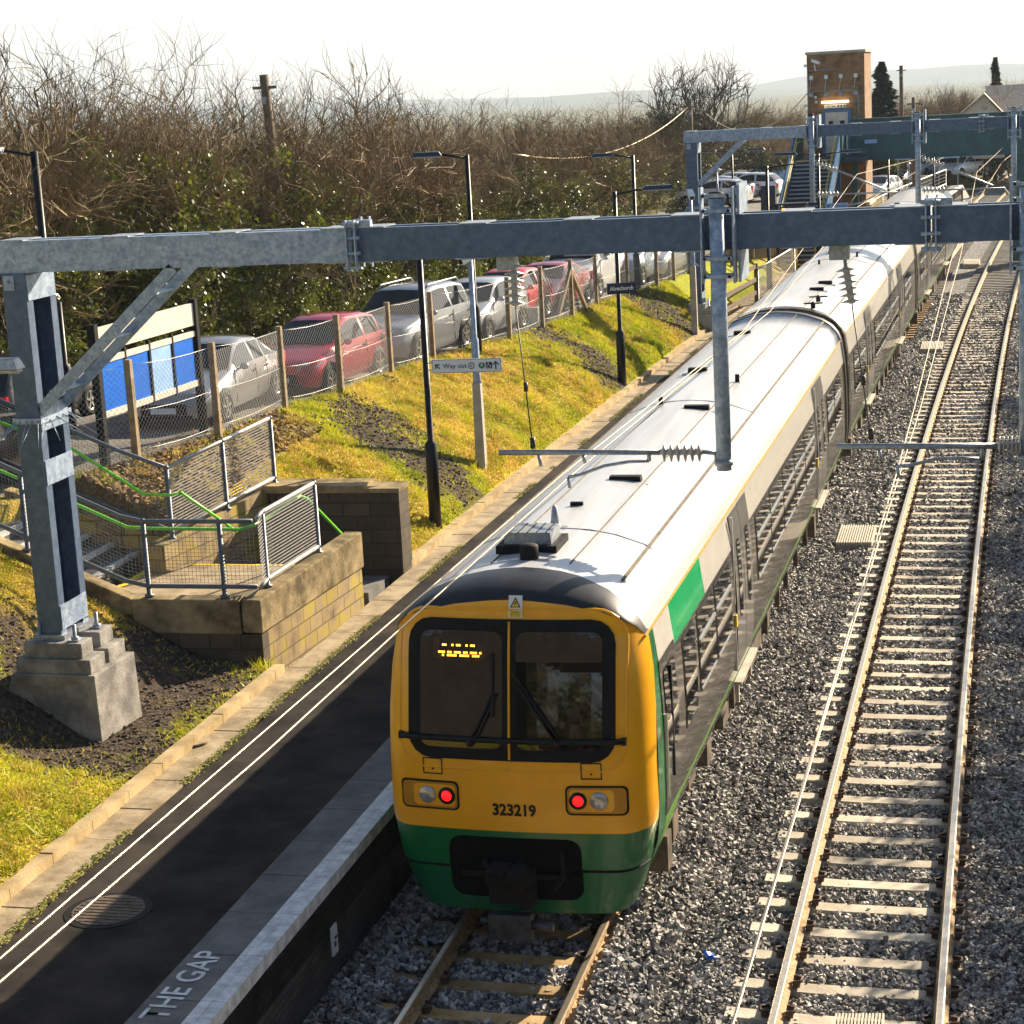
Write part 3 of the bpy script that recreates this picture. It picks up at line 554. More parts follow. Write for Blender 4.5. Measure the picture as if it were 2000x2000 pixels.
def door(T,s,y0,y1,z0=1.06,z1=3.09):
    w=(y1-y0)/2
    for k in (0,1):
        a=y0+k*w+.012; b=a+w-.024
        g=G(T); rr(g,lambda y,z:(s*(bx(z)-.0+.016),y,z),a,b,z0,z1,.03,0,8,1)
        if k==0: g.bar((s*(bx(2.6)+.02),y0-.03,z0),(s*(bx(2.6)+.0),y0-.03,z1),.03,.03,1)
        d=build('door',g,[M['tdoor'],M['tgrey']],train)
        g=G(T); c=(a+b)/2; rr(g,lambda y,z:(s*(bx(z)+.024),y,z),c-.13,c+.13,1.68,2.72,.12,0,6,1); build('door_window',g,M['glass'],d)
    g=G(T); ym=y0-.1; g.box((s*(bx(1.9)+.015),ym,1.75),(.02,.07,.16)); 
    build('door_button',g,M['yline'],train)
    g=G(T); g.box((s*1.40,(y0+y1)/2,.88),(.1,y1-y0,.04)); g.box((s*1.36,y0+.2,.72),(.05,.06,.3));g.box((s*1.36,y1-.2,.72),(.05,.06,.3)); build('step_board',g,M['conc'],train)
def bogie(T,y):
    g=G(T)
    for s in (-1,1):
        g.bar((s*1.02,y-1.75,.52),(s*1.02,y+1.75,.52),.14,.2); g.box((s*1.05,y,.62),(.3,.5,.34))
        for q in (-1.25,1.25): g.box((s*1.08,y+q,.42),(.26,.34,.3)); g.lathe([(.1,0),(.12,.05),(.1,.3)],(s*1.08,y+q-.28,.5)); g.lathe([(.1,0),(.12,.05),(.1,.3)],(s*1.08,y+q+.28,.5))
        g.tube([(s*1.2,y+1.9,.55),(s*1.2,y+2.5,.62),(s*1.15,y+3.0,.72)],.07); g.box((s*1.15,y-2.0,.42),(.25,.25,.4))
    g.box((0,y,.6),(2.0,.5,.2))
    b=build('bogie',g,M['under'],train)
    for s in (-1,1):
        for q in (-1.25,1.25):
            g=G(T); g.lathe([(.46,-.07),(.46,-.04),(.42,-.04),(.42,.07),(.33,.065),(.3,.03),(.12,.03),(.1,.09)],(s*.78,y+q,.44),axis=(s,0,0),n=20); build('wheel',g,M['under'],b)
def carriage(y0,L,nose_front,nose_back,idx):
    T=carframe(y0,L); g=G(T)
    yb=[.0,.4,.75,1.0,1.9,2.25,4.0,6,8.2,12,16.6,18.6,20,21,L-1.9,L-.75,L]; yb=sorted(set(min(max(q,0),L) for q in yb))
    ya=lambda z:(yr(z)+plan(1)) if nose_front else 0.
    ye=lambda z:L-((yr(z)+plan(1)) if nose_back else 0.)
    ys_=[q for q in yb if q>.76] if nose_front else yb
    ys_=[q for q in ys_ if q<L-.76] if nose_back else ys_
    for s in (-1,1):
        for i in range(len(BZ)-1):
            z0,z1=BZ[i],BZ[i+1]; cols=([('a',)] if nose_front else [])+[q for q in ys_]+([('e',)] if nose_back else [])
            for j in range(len(cols)-1):
                def yy(c,z): return ya(z) if c==('a',) else (ye(z) if c==('e',) else c)
                c0,c1=cols[j],cols[j+1]; ymid=(yy(c0,z0)+yy(c1,z0))/2
                d=ymid if nose_front else (L-ymid if nose_back else 9)
                m=0
                if z1<=.98: m=3
                elif z1<=1.06: m=2
                elif z1<=2.69: m=3
                else: m=0
                if nose_front or nose_back:
                    if d<.85: m=1
                    elif 1.95<d<4.0 and z1>2.69: m=6
                    elif d<1.95 and z1>2.69: m=0
                    elif d<1.95 and z1<1.31: m=2
                q=[(s*bx(z0),yy(c0,z0),z0),(s*bx(z0),yy(c1,z0),z0),(s*bx(z1),yy(c1,z1),z1),(s*bx(z1),yy(c0,z1),z1)]
                g.add(q,[(0,1,2,3) if s>0 else (3,2,1,0)],m,True)
    # roof
    def back_top(t): a=cab_top(t); return (a[0],L-a[1],a[2])
    rows=[[cab_top(t) if nose_front else (1.31*t,0,zr(1.31*t)) for t in TS]]
    ny=24
    for k in range(1,ny): rows.append([(1.31*t,1.3+(L-2.6)*k/ny,zr(1.31*t)) for t in TS])
    rows.append([back_top(t) if nose_back else (1.31*t,L,zr(1.31*t)) for t in TS]); g.grid(rows,4,True)
    # ends and floor
    pr=[(BX[i],BZ[i]) for i in range(len(BZ))]+[(1.31*t,zr(1.31*t)) for t in reversed(TS)][1:-1]+[(-BX[i],BZ[i]) for i in reversed(range(len(BZ)))]
    for yq,nz in ((0,nose_front),(L,nose_back)):
        if not nz: g.add([(a,yq,b) for a,b in pr],[tuple(range(len(pr))) if yq>0 else tuple(reversed(range(len(pr))))],5)
    g.box((0,L/2,.8),(2.5,L-1.2,.16),m=5)
    body=build('carriage_body',g,[M['tgrey'],M['tgreen'],M['lime'],M['tdark'],M['troof'],M['under'],M['tgreen2']],train,weld=True)
    # cantrail line, gutters, seams
    a0=1.05 if nose_front else .06; a1=L-(1.05 if nose_back else .06)
    for s in (-1,1):
        g=G(T); g.bar((s*1.312,a0-.45*nose_front,3.135),(s*1.312,a1,3.135),.02,.02); build('cantrail_line',g,M['cline'],body)
        g=G(T)
        for x,w in ((.97,.035),(.42,.012)): g.bar((s*x,a0+.2,zr(x)+.004),(s*x,a1-.2,zr(x)+.004),w,.014,up=(s*.35,0,1)); 
        build('roof_gutter',g,M['under'] ,body)
    g=G(T)
    for yq in ([2.75] if nose_front else [])+[L*.5]:
        g.tube([(1.0*t,yq,zr(1.0*t)+.002) for t in TS],.007,4)
    build('roof_seam',g,M['galvp'],body)
    for yq,nz in ((.14,nose_front),(L-.14,nose_back)):
        if not nz:
            g=G(T); sec=[[(a*1.012,yq+e,b+(.022 if b>3 else 0)) for a,b in pr] for e in (-.13,.13)]; n=len(pr)
            g.add(sec[0]+sec[1],[(i,i+1,n+i+1,n+i) for i in range(n-1)],0,True); build('end_seal',g,M['tblack'],body)
    for s in (1,-1):
        if idx==0:
            W=[(2.3,3.05,1.62,False),(3.3,4.5,1.72,True),(4.62,5.82,1.72,True)]+[(8.45+1.6*k,9.95+1.6*k,1.72,True) for k in range(5)]+[(19.0,20.3,1.72,True),(20.45,21.75,1.72,True)]; D=[(6.25,7.85),(16.85,18.45)]
        else:
            W=[(1.3,2.6,1.72,True),(2.75,4.05,1.72,True)]+[(6.9+1.62*k,8.42+1.62*k,1.72,True) for k in range(5)]+[(17.6,19.0,1.72,True),(19.15,20.5,1.72,True)]; D=[(4.6,6.2),(15.4,17.0)]
            if nose_back: W[-1]=(19.15,20.2,1.72,True)
        for a,b,z0,bar in W: window(T,s,a,b,z0,2.6,bar)
        for a,b in D: door(T,s,a,b)
        if nose_front:
            g=G(T); rr(g,lambda y,z:(s*(bx(z)+.01),y,z),.92,1.85,1.1,2.76,.06,0,8,1); g.bar((s*1.42,.98,1.3),(s*1.42,.98,2.2),.03,.03,1); d=build('cab_door',g,[M['tdark'],M['chrome']],train)
            g=G(T); rr(g,lambda y,z:(s*(bx(z)+.018),y,z),1.05,1.72,1.72,2.62,.1,0,8,1); g.bar((s*(bx(2.2)+.02),1.38,1.4),(s*(bx(2.5)+.02),1.4,2.6),.03,.05,1); build('door_window',g,[M['glass'],M['rubber']],d)
    g=G(T); r_=random.Random(idx+5); y=6.2
    while y<16.6:
        w=r_.uniform(.6,1.7); g.box((0,y+w/2,.5),(2.3+r_.uniform(-.2,.2),w,r_.uniform(.35,.5)))
        for s in (-1,1): g.box((s*1.22,y+w/2,.6),(.08,.06,.5))
        y+=w+r_.uniform(.1,.5)
    build('underframe_box',g,M['under'],train)
    for q in (3.7,L-3.7): bogie(T,q)
    return T,body
T1,b1=carriage(17.8,23.2,True,False,0)
T2,b2=carriage(41.6,23.2,False,False,1)
T3,b3=carriage(65.4,23.2,False,True,2)
for ya,L in ((41.0,.6),(64.8,.6)):
    T=carframe(ya,L); g=G(T)
    pr=[(1.15,.8),(1.22,1.5),(1.2,2.6),(1.1,3.15),(.8,3.4),(0,3.5),(-.8,3.4),(-1.1,3.15),(-1.2,2.6),(-1.22,1.5),(-1.15,.8)]
    rows=[[(a*(1-.04*(k%2)),-.02+.64*k/8,b-.05*(k%2)) for a,b in pr] for k in range(9)]; g.grid(rows); build('gangway_bellows',g,M['rubber'],train)
cab1=cab(T1); cabB=cab(carframe(65.4,23.2,True))
# cab details
fp=lambda off:(lambda x,z:fr(x,z,off))
g=G(T1); rr(g,fp(.012),-1.07,1.07,1.98,3.37,.24,0,12,16); ws=build('windscreen_frame',g,M['blackm'],train)
for a,b in ((-.94,-.07),(.07,.94)):
    g=G(T1); rr(g,fp(.02),a,b,2.1,3.25,.1,0,10,8); build('windscreen',g,glass('windscreen_glass',(.006,.006,.007),.02,.7),ws)
g=G(T1); g.tube([fr(0.0,2.0+1.35*k/8,.022) for k in range(9)],.013,6); build('divider',g,M['yel'],ws)
def ringpts(h,z0,z1,r,off,n=6):
    p=[]
    for cx,cz,q0 in ((h-r,z1-r,0),(-h+r,z1-r,90),(-h+r,z0+r,180),(h-r,z0+r,270)):
        for k in range(n+1): q=math.radians(q0+90*k/n); p.append((cx+r*math.cos(q),cz+r*math.sin(q)))
    p.append(p[0]); out=[]
    for i in range(len(p)-1):
        for k in range(4): out.append(fr(p[i][0]+(p[i+1][0]-p[i][0])*k/4,p[i][1]+(p[i+1][1]-p[i][1])*k/4,off))
    return out+[out[0]]
g=G(T1); g.tube(ringpts(1.17,1.88,3.46,.3,-.006),.018,6,cap=False); build('windscreen_surround',g,M['yel'],train)
g=G(T1); g.tube([fr(x,2.19,.03) for x in np.linspace(-1.16,1.16,24)],.032,6)
for x in (-1.15,1.15): g.box(fr(x,2.19,.02),(.05,.05,.07))
build('handrail',g,M['black'],train)
for piv,tip,b0,b1 in (((-.40,2.16),(-.16,2.66),(-.165,2.42),(-.17,3.05)),((.50,2.17),(.1,2.74),(.05,2.85),(.5,2.25))):
    g=G(T1); g.ball(fr(*piv,.05),.045,n=8,k=4)
    for d in (0,.045): g.tube([fr(piv[0]+d,piv[1],.05),fr((piv[0]+tip[0])/2+d,(piv[1]+tip[1])/2,.07),fr(tip[0]+d,tip[1],.05)],.011,5)
    g.bar(fr(*b0,.045),fr(*b1,.045),.02,.03); build('wiper',g,M['black'],train)
def dots(x0,x1,z,n,pat):
    for i in range(n):
        if pat[i%len(pat)]: q=x0+(x1-x0)*i/n; g.add([fr(q,z,.026),fr(q+.022,z,.026),fr(q+.022,z+.02,.026),fr(q,z+.02,.026)],[(0,1,2,3)])
g=G(T1); g.add([fr(-.8,2.97,.0225),fr(-.24,2.97,.0225),fr(-.24,3.17,.0225),fr(-.8,3.17,.0225)],[(0,1,2,3)],1); dots(-.74,-.28,3.03,19,(1,1,1,0,1,1,0)); dots(-.7,-.3,3.1,16,(1,1,0,0,1,0)); dots(-.7,-.3,3.0,15,(1,0,1,1,1)); build('destination_display',g,[M['amber'],mat('display_panel',(.05,.022,.004),.6,0,var=.2)],train)
ydark=mat('lamp_housing_yellow',(.5,.22,.004),.4,0,var=.05)
for s in (-1,1):
    xa,xb=sorted((s*.57,s*1.16)); g=G(T1); rr(g,fp(.006),xa-.02,xb+.02,1.43,1.74,.06,1,6,8); rr(g,fp(.011),xa,xb,1.45,1.72,.05,0,6,8); rr(g,fp(.014),min(s*.59,s*1.04),max(s*.59,s*1.04),1.47,1.70,.05,2,6,6)
    pan=build('lamp_panel',g,[ydark,M['blackm'],M['yel']],train)
    g=G(T1); p=fr(s*.89,1.585,.012); nrm=(s*.09,-1,.02); g.lathe([(.092,0),(.092,.012),(.08,.02),(.05,.03),(.0,.035)],p,nrm,18); build('headlight',g,M['lampw'],pan)
    g=G(T1); p=fr(s*.68,1.585,.012); g.lathe([(.09,0),(.09,.014),(.062,.016)],p,nrm,18,1); g.lathe([(.06,.012),(.05,.024),(.0,.03)],p,nrm,18,0); build('tail_light',g,[M['lampred'],M['black']],pan)
    g=G(T1); c=s*.82
    q=[(c-.1,1.81),(c+.1,1.81),(c+.1,2.0-.03),(c-.1,2.0-.03),(c-.1,1.81)]
    for i in range(4): g.tube([fr(q[i][0]+(q[i+1][0]-q[i][0])*k/4,q[i][1]+(q[i+1][1]-q[i][1])*k/4,.004) for k in range(5)],.007,4)
    g.ball(fr(c,1.86,.004),.012,n=6,k=4); build('access_flap',g,M['black'],train)
text_mesh('unit_number','323219',.165,M['black'],lambda x,y:T1(fr(x*.92+.02,1.46+y,.006)),train,offset=.006)
g=G(T1); xs=.06
def fq(x0,x1,z0,z1,o,m): g.add([fr(x0,z0,o),fr(x1,z0,o),fr(x1,z1,o),fr(x0,z1,o)],[(0,1,2,3)],m)
fq(xs-.07,xs+.07,3.385,3.6,.008,0); fq(xs-.06,xs+.06,3.392,3.455,.011,1)
g.add([fr(xs-.055,3.485,.011),fr(xs+.055,3.485,.011),fr(xs,3.585,.011)],[(0,1,2)],2); g.add([fr(xs-.038,3.493,.013),fr(xs+.038,3.493,.013),fr(xs,3.563,.013)],[(0,1,2)],1)
g.add([fr(xs+.012,3.555,.015),fr(xs-.014,3.525,.015),fr(xs,3.525,.015)],[(0,1,2)],2); g.add([fr(xs-.002,3.533,.015),fr(xs+.014,3.53,.015),fr(xs-.008,3.5,.015)],[(0,1,2)],2)
wp=build('warning_sign',g,[M['signw'],M['yline'],M['black']],train)
text_mesh('warning_lettering','Danger\nOverhead\nlive wires',.03,M['black'],lambda x,y:T1(fr(xs+x*.9,3.424+y*.62,.014)),wp)
# coupler pocket (flat black patch painting its shade), coupler and valance line
g=G(T1); rr(g,fp(.004),-.69,.69,.5,1.17,.14,0,8,12); build('coupler_pocket_shade',g,M['dark'],train)
g=G(T1); g.box((0,-.02,.72),(.42,.5,.3)); g.box((-.12,-.2,.86),(.2,.3,.14)); g.lathe([(.1,0),(.14,.1),(.12,.3)],(.1,-.05,.82),(0,-1,.1),10); g.box((.18,-.22,.66),(.14,.2,.24)); g.tube([(-.3,-.05,.95),(-.2,-.15,.8),(.1,-.1,.95)],.03,6); g.tube([(.5,0,1.05),(.52,-.06,.8),(.4,-.05,.65)],.03,6); g.tube([(-.55,-.02,.78),(.55,-.02,.78)],.03,6)
build('coupler',g,mat('coupler_iron',(.01,.009,.008),.75,.1,var=.3,scale=12,spec=.2),train)
g=G(T1); g.box((-.02,-.2,.31),(.44,.12,.27)); g.tube([(.2,-.2,.33),(.42,-.2,.33)],.05,8); g.tube([(-.24,-.16,.33),(-.34,-.16,.33)],.04,8); build('coupler_cover',g,mat('coupler_plate',(.07,.07,.075),.5,.4,var=.3,scale=9),train)
for s in (-1,1):
    g=G(T1); g.tube([fr(s*x,.83,.004) for x in np.linspace(.68,1.3,12)],.014,5); build('valance_seam',g,M['blackm'],train)
# roof fittings
def on_roof(px,py,z=3.72): return P(px,py,z=z)
def vent(px,py,w=.42,d=.12,h=.09,zz=3.7):
    c=on_roof(px,py,zz); g=G(); R=Matrix.Rotation(-sl(c.y),3,'Z'); g.box(c+Vector((0,0,h*.3)),(w,d,h),R,0,.92); g.box(c+Vector((0,0,-.015)),(w*1.5,d*2.2,.03),R,1); build('roof_vent',g,[M['blackm'],M['troof']],train)
for px,py,w in [(1222,941,.42),(1127,993,.16),(1363,727,.34),(1450,654,.34),(1361,801,.4),(1440,746,.07),(1595,568,.34),(1612,555,.34),(1628,496,.3),(1674,501,.06),(1600,517,.06),(1744,405,.28),(1758,403,.24),(1772,414,.3),(1752,400,.2),(1291,790,.06)]: vent(px,py,w,.05 if w<.2 else .13,.1 if w>.1 else .16)
c=on_roof(1040,1062,3.76); g=G(); g.box(c+Vector((0,0,.0)),(.66,.62,.09),m=1); g.box(c+Vector((0,.02,.1)),(.52,.48,.14),m=0,taper=.95)
for k in range(5): g.box(c+Vector((-.2+.1*k,.02,.172)),(.012,.46,.01),m=1)
build('air_conditioning_unit',g,[M['galvp'],M['blackm']],train)
c=on_roof(1034,1090,3.74); g=G(); g.lathe([(.1,-.05),(.1,.13),(.08,.15),(.0,.155)],c,n=16); build('roof_dome',g,M['blackm'],train)
c=on_roof(1085,1034,3.72); g=G(); g.box(c,(.26,.2,.04)); g.lathe([(.07,0),(.045,.12),(.03,.26),(.0,.28)],c,n=10); build('antenna',g,M['galvp'],train)
for px,py in ((1588,598),(1598,585)):
    c=on_roof(px,py,3.74); g=G(); g.lathe([(.05,-.05),(.05,.05),(.02,.1)],c,n=8); g.bar(c+Vector((-.2,0,.06)),c+Vector((.2,.05,.06)),.03,.03); build('roof_insulator',g,M['blackm'],train)
# ---------------------------------------------------------------- overhead line portals
def uv(u,y,z): return Vector((u+sh(y),y,z))
def insul(g,a,b,n,r,m=0):
    a=Vector(a);b=Vector(b);d=b-a;L=d.length; prof=[(.03,0)]
    for k in range(n):
        t=L*(k+.25)/n; s=L/n; prof+=[(.035,t),(r,t+s*.3),(r,t+s*.38),(.04,t+s*.55)]
    prof+=[(.03,L)]; g.lathe(prof,a,d,14,m)
def portal(Y,label,xl,zt,zb,zg,xr,joints,tubes,braceb,w=.36,dy=.86,light_to=None):
    """xl: left edge of the mast (world x at Y), zt/zb beam top/bottom, zg top of foundation"""
    root=thing('overhead_line_portal',label,'gantry',(xl+w/2,Y+dy/2,zg))
    y0,y1=Y,Y+dy; zf=lambda x: zt  # level beam
    # mast: two channels, webs outward, joined by battens on the right side
    g=G()
    for ya,sgn in ((y0,1),(y1,-1)):
        g.box2((xl,ya,zg),(xl+w,ya+sgn*.022,zb)); 
        for xa in (xl,xl+w-.022): g.box2((xa,ya+sgn*.024,zg),(xa+.022,ya+sgn*.15,zb))
    g.box2((xl+.03,y0+.03,zg),(xl+.045,y1-.03,zb))
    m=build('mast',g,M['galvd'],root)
    for z in [zb-.33,zg+(zb-zg)*.57,zg+(zb-zg)*.42,zg+.05]: g=G(); g.box2((xl+w-.004,y0+.02,z),(xl+w+.012,y1-.02,z+.3)); build('batten_plate',g,M['galv'],m)
    g=G(); g.box2((xl+.03,y0-.015,zb-.2),(xl+.16,y0-.001,zb-.03)); g.ball((xl+.09,y0-.02,zb-.1),.025,n=6,k=4); build('name_plate',g,M['galv'],m)
    # beam segments
    xs=[xl-.05]+list(joints)+[xr]
    for i in range(len(xs)-1):
        a,b=xs[i]+.012*(i>0),xs[i+1]-.012; g=G(); mi=0
        for ya,sgn in ((y0+.02,1),(y1-.25,-1)):
            g.box2((a,ya,zb),(b,ya+sgn*.018,zt))
            for z in (zb,zt-.02): g.box2((a,ya+sgn*.02,z),(b,ya+sgn*.12,z+.02))
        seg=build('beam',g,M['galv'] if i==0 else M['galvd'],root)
        n=max(2,int((b-a)/1.15))
        for k in range(n+1):
            x=a+.2+(b-a-.4)*k/n
            for z in (zt+.002,zb-.014): g=G(); g.box2((x-.16,y0+.02,z),(x+.16,y1-.25,z+.012)); build('batten_plate',g,M['galvp'],seg)
    for x in joints:
        g=G()
        for q in (-.05,.05):
            g.box2((x+q-.008,y0-.07,zb-.1),(x+q+.008,y0+.0,zt+.1)); g.box2((x+q-.008,y1-.24,zb-.1),(x+q+.008,y1-.18,zt+.1))
        for z in (zb-.06,zb+.1,zt-.1,zt+.06): g.tube([(x-.1,y0-.035,z),(x+.1,y0-.035,z)],.022,6)
        g.box2((x-.05,y0-.05,zt+.02),(x+.03,y1-.19,zt+.06)); g.box2((x-.05,y0+.01,zt+.02),(x+.22,y0+.1,zt+.09)); build('beam_joint',g,M['galv'],root)
    # brace: twin bars
    bx_,bz_=braceb; g=G()
    for ya in (y0+.03,y1-.07):
        g.bar((xl+w,ya,bz_-.05),(bx_,ya,zb),.02,.13,up=(0,0,1)); g.bar((xl+w,ya+.03,bz_-.11),(bx_,ya+.03,zb-.06),.06,.016)
    for t in (.12,.5,.82):
        a=Vector((xl+w,0,bz_)).lerp(Vector((bx_,0,zb)),t); g.box2((a.x-.07,y0+.03,a.z-.02),(a.x+.07,y1-.07,a.z+.0))
    build('brace',g,M['galv'],root)
    # anti-climb spikes
    zsx=zg+(zb-zg)*.6; g=G()
    for p,q in (((xl-.03,y0-.03),(xl+w+.03,y0-.03)),((xl+w+.03,y0-.03),(xl+w+.03,y1+.03)),((xl-.03,y1+.03),(xl+w+.03,y1+.03)),((xl-.03,y0-.03),(xl-.03,y1+.03))):
        g.bar((p[0],p[1],zsx),(q[0],q[1],zsx),.012,.07)
        c=Vector((xl+w/2,(y0+y1)/2,zsx))
        for k in range(5):
            t=(k+.5)/5; a=Vector((p[0]+(q[0]-p[0])*t,p[1]+(q[1]-p[1])*t,zsx)); d=(a-c); d.z=0; d.normalize(); d=d*.32+Vector((random.uniform(-.12,.12),random.uniform(-.12,.12),random.uniform(-.3,-.15))); g.tube([a,a+d],[.009,.003],4)
    build('anti_climb_spikes',g,M['galv'],root)
    # drop tubes with clamps
    for (x,z0,z1) in tubes:
        yt=y0-.17; g=G(); g.tube([(x,yt,z0),(x,yt,z1)],.083,14); g.lathe([(.085,0),(.086,.05),(.06,.07)],(x,yt,z1),n=14,m=1)
        dt=build('drop_tube',g,[M['galv'],M['blackm']],root); g=G()
        for z in (zb-.07,zb-.26,zt+.06,zt+.22): g.box2((x-.16,yt-.1,z-.02),(x+.16,yt-.085,z+.02)); g.box2((x-.16,yt+.085,z-.02),(x+.16,yt+.1,z+.02)); g.tube([(x-.13,yt-.1,z),(x-.13,yt+.12,z)],.018,6); g.tube([(x+.13,yt-.1,z),(x+.13,yt+.12,z)],.018,6)
        for sx in (-.17,.17): g.box2((x+sx-.01,yt-.02,zb-.34),(x+sx+.01,y0+.018,zt+.3))
        g.box2((x+.2,yt+.1,zt+.005),(x+.23,y1-.1,zt+.32)); g.box2((x+.2,yt+.1,zb-.34),(x+.23,y1-.1,zb-.005))
        build('tube_clamp',g,M['galv'],dt)
    # foundation
    F=G(); return root,y0,y1
def bolts(g,pts,h=.2):
    for p in pts: g.lathe([(.05,0),(.05,.05),(.025,.05),(.025,h)],p,n=6); g.box((p[0],p[1],p[2]+.012),(.14,.14,.02))
YM=20.75
xl_=P(33,830,Y=YM).x; wm=.30; zt=P(688,447,Y=YM).z; zb=P(688,512,Y=YM).z; px_=lambda a,b:P(a,b,Y=YM).x; YT=YM-.17
def tb(px): return (P(px,900,Y=YT).x,P(1415,918,Y=YT).z,P(1404,387,Y=YT).z)
pr1,ya,yb_=portal(YM,'near steel portal with a light left beam, standing on a concrete block',xl_,zt,zb,2.36,3.2,(px_(688,480),px_(1818,450)),(tb(1414),(P(2006,900,Y=YT).x,tb(1414)[1],tb(1414)[2])),(px_(335,520),P(100,795,Y=YM).z),w=wm,dy=.74)
# concrete base of the near portal (wedge block, plinths and bolts)
g=G(); x0,x1,y0,y1=-11.52,-10.4,20.46,21.52
vb=[(x0-.25,y0+.2,1.4),(x1,y0,.9),(x1+.06,y1,.9),(x0-.2,y1,1.45)]; vt=[(x0,y0+.02,1.93),(x1-.02,y0,1.93),(x1+.02,y1,1.93),(x0,y1,1.93)]
g.add(vb+vt,[(3,2,1,0),(4,5,6,7),(0,1,5,4),(1,2,6,5),(2,3,7,6),(3,0,4,7)]); fo=build('foundation',g,M['concp'],pr1,bevel=.012)
for ya_,yb2,zz in ((y0+.05,y0+.46,.0),(y0+.56,y1-.03,.0)):
    g=G(); g.box2((x0+.06,ya_,1.93),(x1-.08,yb2,2.11)); build('plinth',g,M['concp'],fo,bevel=.01)
    g=G(); g.box2((x0+.16,ya_+.05,2.11),(x1-.2,yb2-.05,2.3)); build('plinth',g,M['concp'],fo,bevel=.01)
for p in ((x1-.34,y0+.24,2.3),(x0+.3,y0+.28,2.3),(x1-.33,y1-.24,2.3),(x0+.34,y1-.26,2.3)):
    g=G(); bolts(g,[p],.2); build('anchor_bolt',g,M['galvp'],fo)
g=G(); g.box2((xl_-.06,YM-.05,2.3),(xl_+wm+.06,YM+.78,2.36)); build('base_plate',g,M['galvp'],fo)
def regarm(xr,y,z,xl,ins,st0,st1,label):
    """registration arm: insulator by the drop tube, tube to the left, curved steady arm"""
    root=thing('registration_arm',label,'bracket arm',(xr,y,z))
    g=G(); g.tube([(ins[0],y,z),(xl,y,z+.01)],.032,8); g.tube([(xl+.45,y,z-.02),(xl+.47,y,z-.15)],.02,6); g.tube([(xl+.95,y,z-.02),(xl+.97,y,z-.12)],.02,6); build('arm_tube',g,M['galvp'],root)
    g=G(); insul(g,(ins[0],y,z),(ins[1],y,z),6,.11); build('insulator',g,M['porc'],root)
    g=G(); g.tube([(ins[1],y,z),(ins[1]+.14,y,z-.02),(xr-.08,y,z-.1)],.025,6); g.lathe([(.1,-.03),(.1,.03)],(xr,y,z-.12),n=12); build('knuckle',g,M['galvp'],root)
    g=G(); a=Vector(st0);b=Vector(st1); g.tube([a,a.lerp(b,.25)+Vector((0,0,.035)),a.lerp(b,.55)+Vector((0,0,.045)),a.lerp(b,.85)+Vector((0,0,-.0)),b],.019,6); g.tube([(a.x,y,z-.02),(a.x,y,a.z+.1),a],.022,6); g.tube([b,b+Vector((.01,0,-.12))],.018,6); build('steady_arm',g,M['galvp'],root)
    return root
a=P(1392,885,Y=YT); i0=P(1290,883,Y=YT); i1=P(1372,883,Y=YT); l0=P(975,884,Y=YT); s0=P(1268,900,Y=YT); s1=P(1110,932,Y=YT)
regarm(tb(1414)[0],YT,i0.z,l0.x,(i0.x,i1.x),(s0.x,YT,s0.z),(s1.x,YT,s1.z),'registration arm with a ribbed insulator over the train roof, on the near portal')
i0=P(1948,871,Y=YT); i1=P(1996,871,Y=YT); l0=P(1633,866,Y=YT); s0=P(1918,897,Y=YT); s1=P(1753,911,Y=YT)
regarm(P(2006,900,Y=YT).x,YT,i0.z,l0.x,(i0.x,i1.x),(s0.x,YT,s0.z),(s1.x,YT,s1.z),'registration arm with a ribbed insulator over the clear track, on the near portal')
for (pt,pd0,pd1,pb,label) in (((1000,499),(1003,512),(1007,598),(1041,876),'hanging insulator string of discs below the near beam, left of the train'),((1650,489),(1652,520),(1664,593),(1701,858),'hanging insulator string of discs below the near beam, over the middle of the train')):
    yh=YM+.25; q=P(*pt,Y=yh); root=thing('hanging_insulator',label,'insulator',q); g=G()
    g.box2((q.x-.16,yh-.1,zb-.16),(q.x+.05,yh+.1,zb-.01)); g.tube([q+Vector((0,0,-.1)),P(*pd0,Y=yh)],.02,6); build('hanger',g,M['galvp'],root)
    u0=P(*pd0,Y=yh);u1=P(*pd1,Y=yh-.03); g=G(); insul(g,u0,u1,6,.115); build('insulator_disc',g,M['porc'],root)
    g=G(); e=P(*pb,Y=YT); g.tube([u1,u1.lerp(e,.5),e],.008,5); mid=u1.lerp(e,.6); g.lathe([(.025,0),(.025,.1)],mid,n=8); g.lathe([(.03,0),(.03,.12)],e,n=8); build('dropper_rod',g,M['wired'],root)
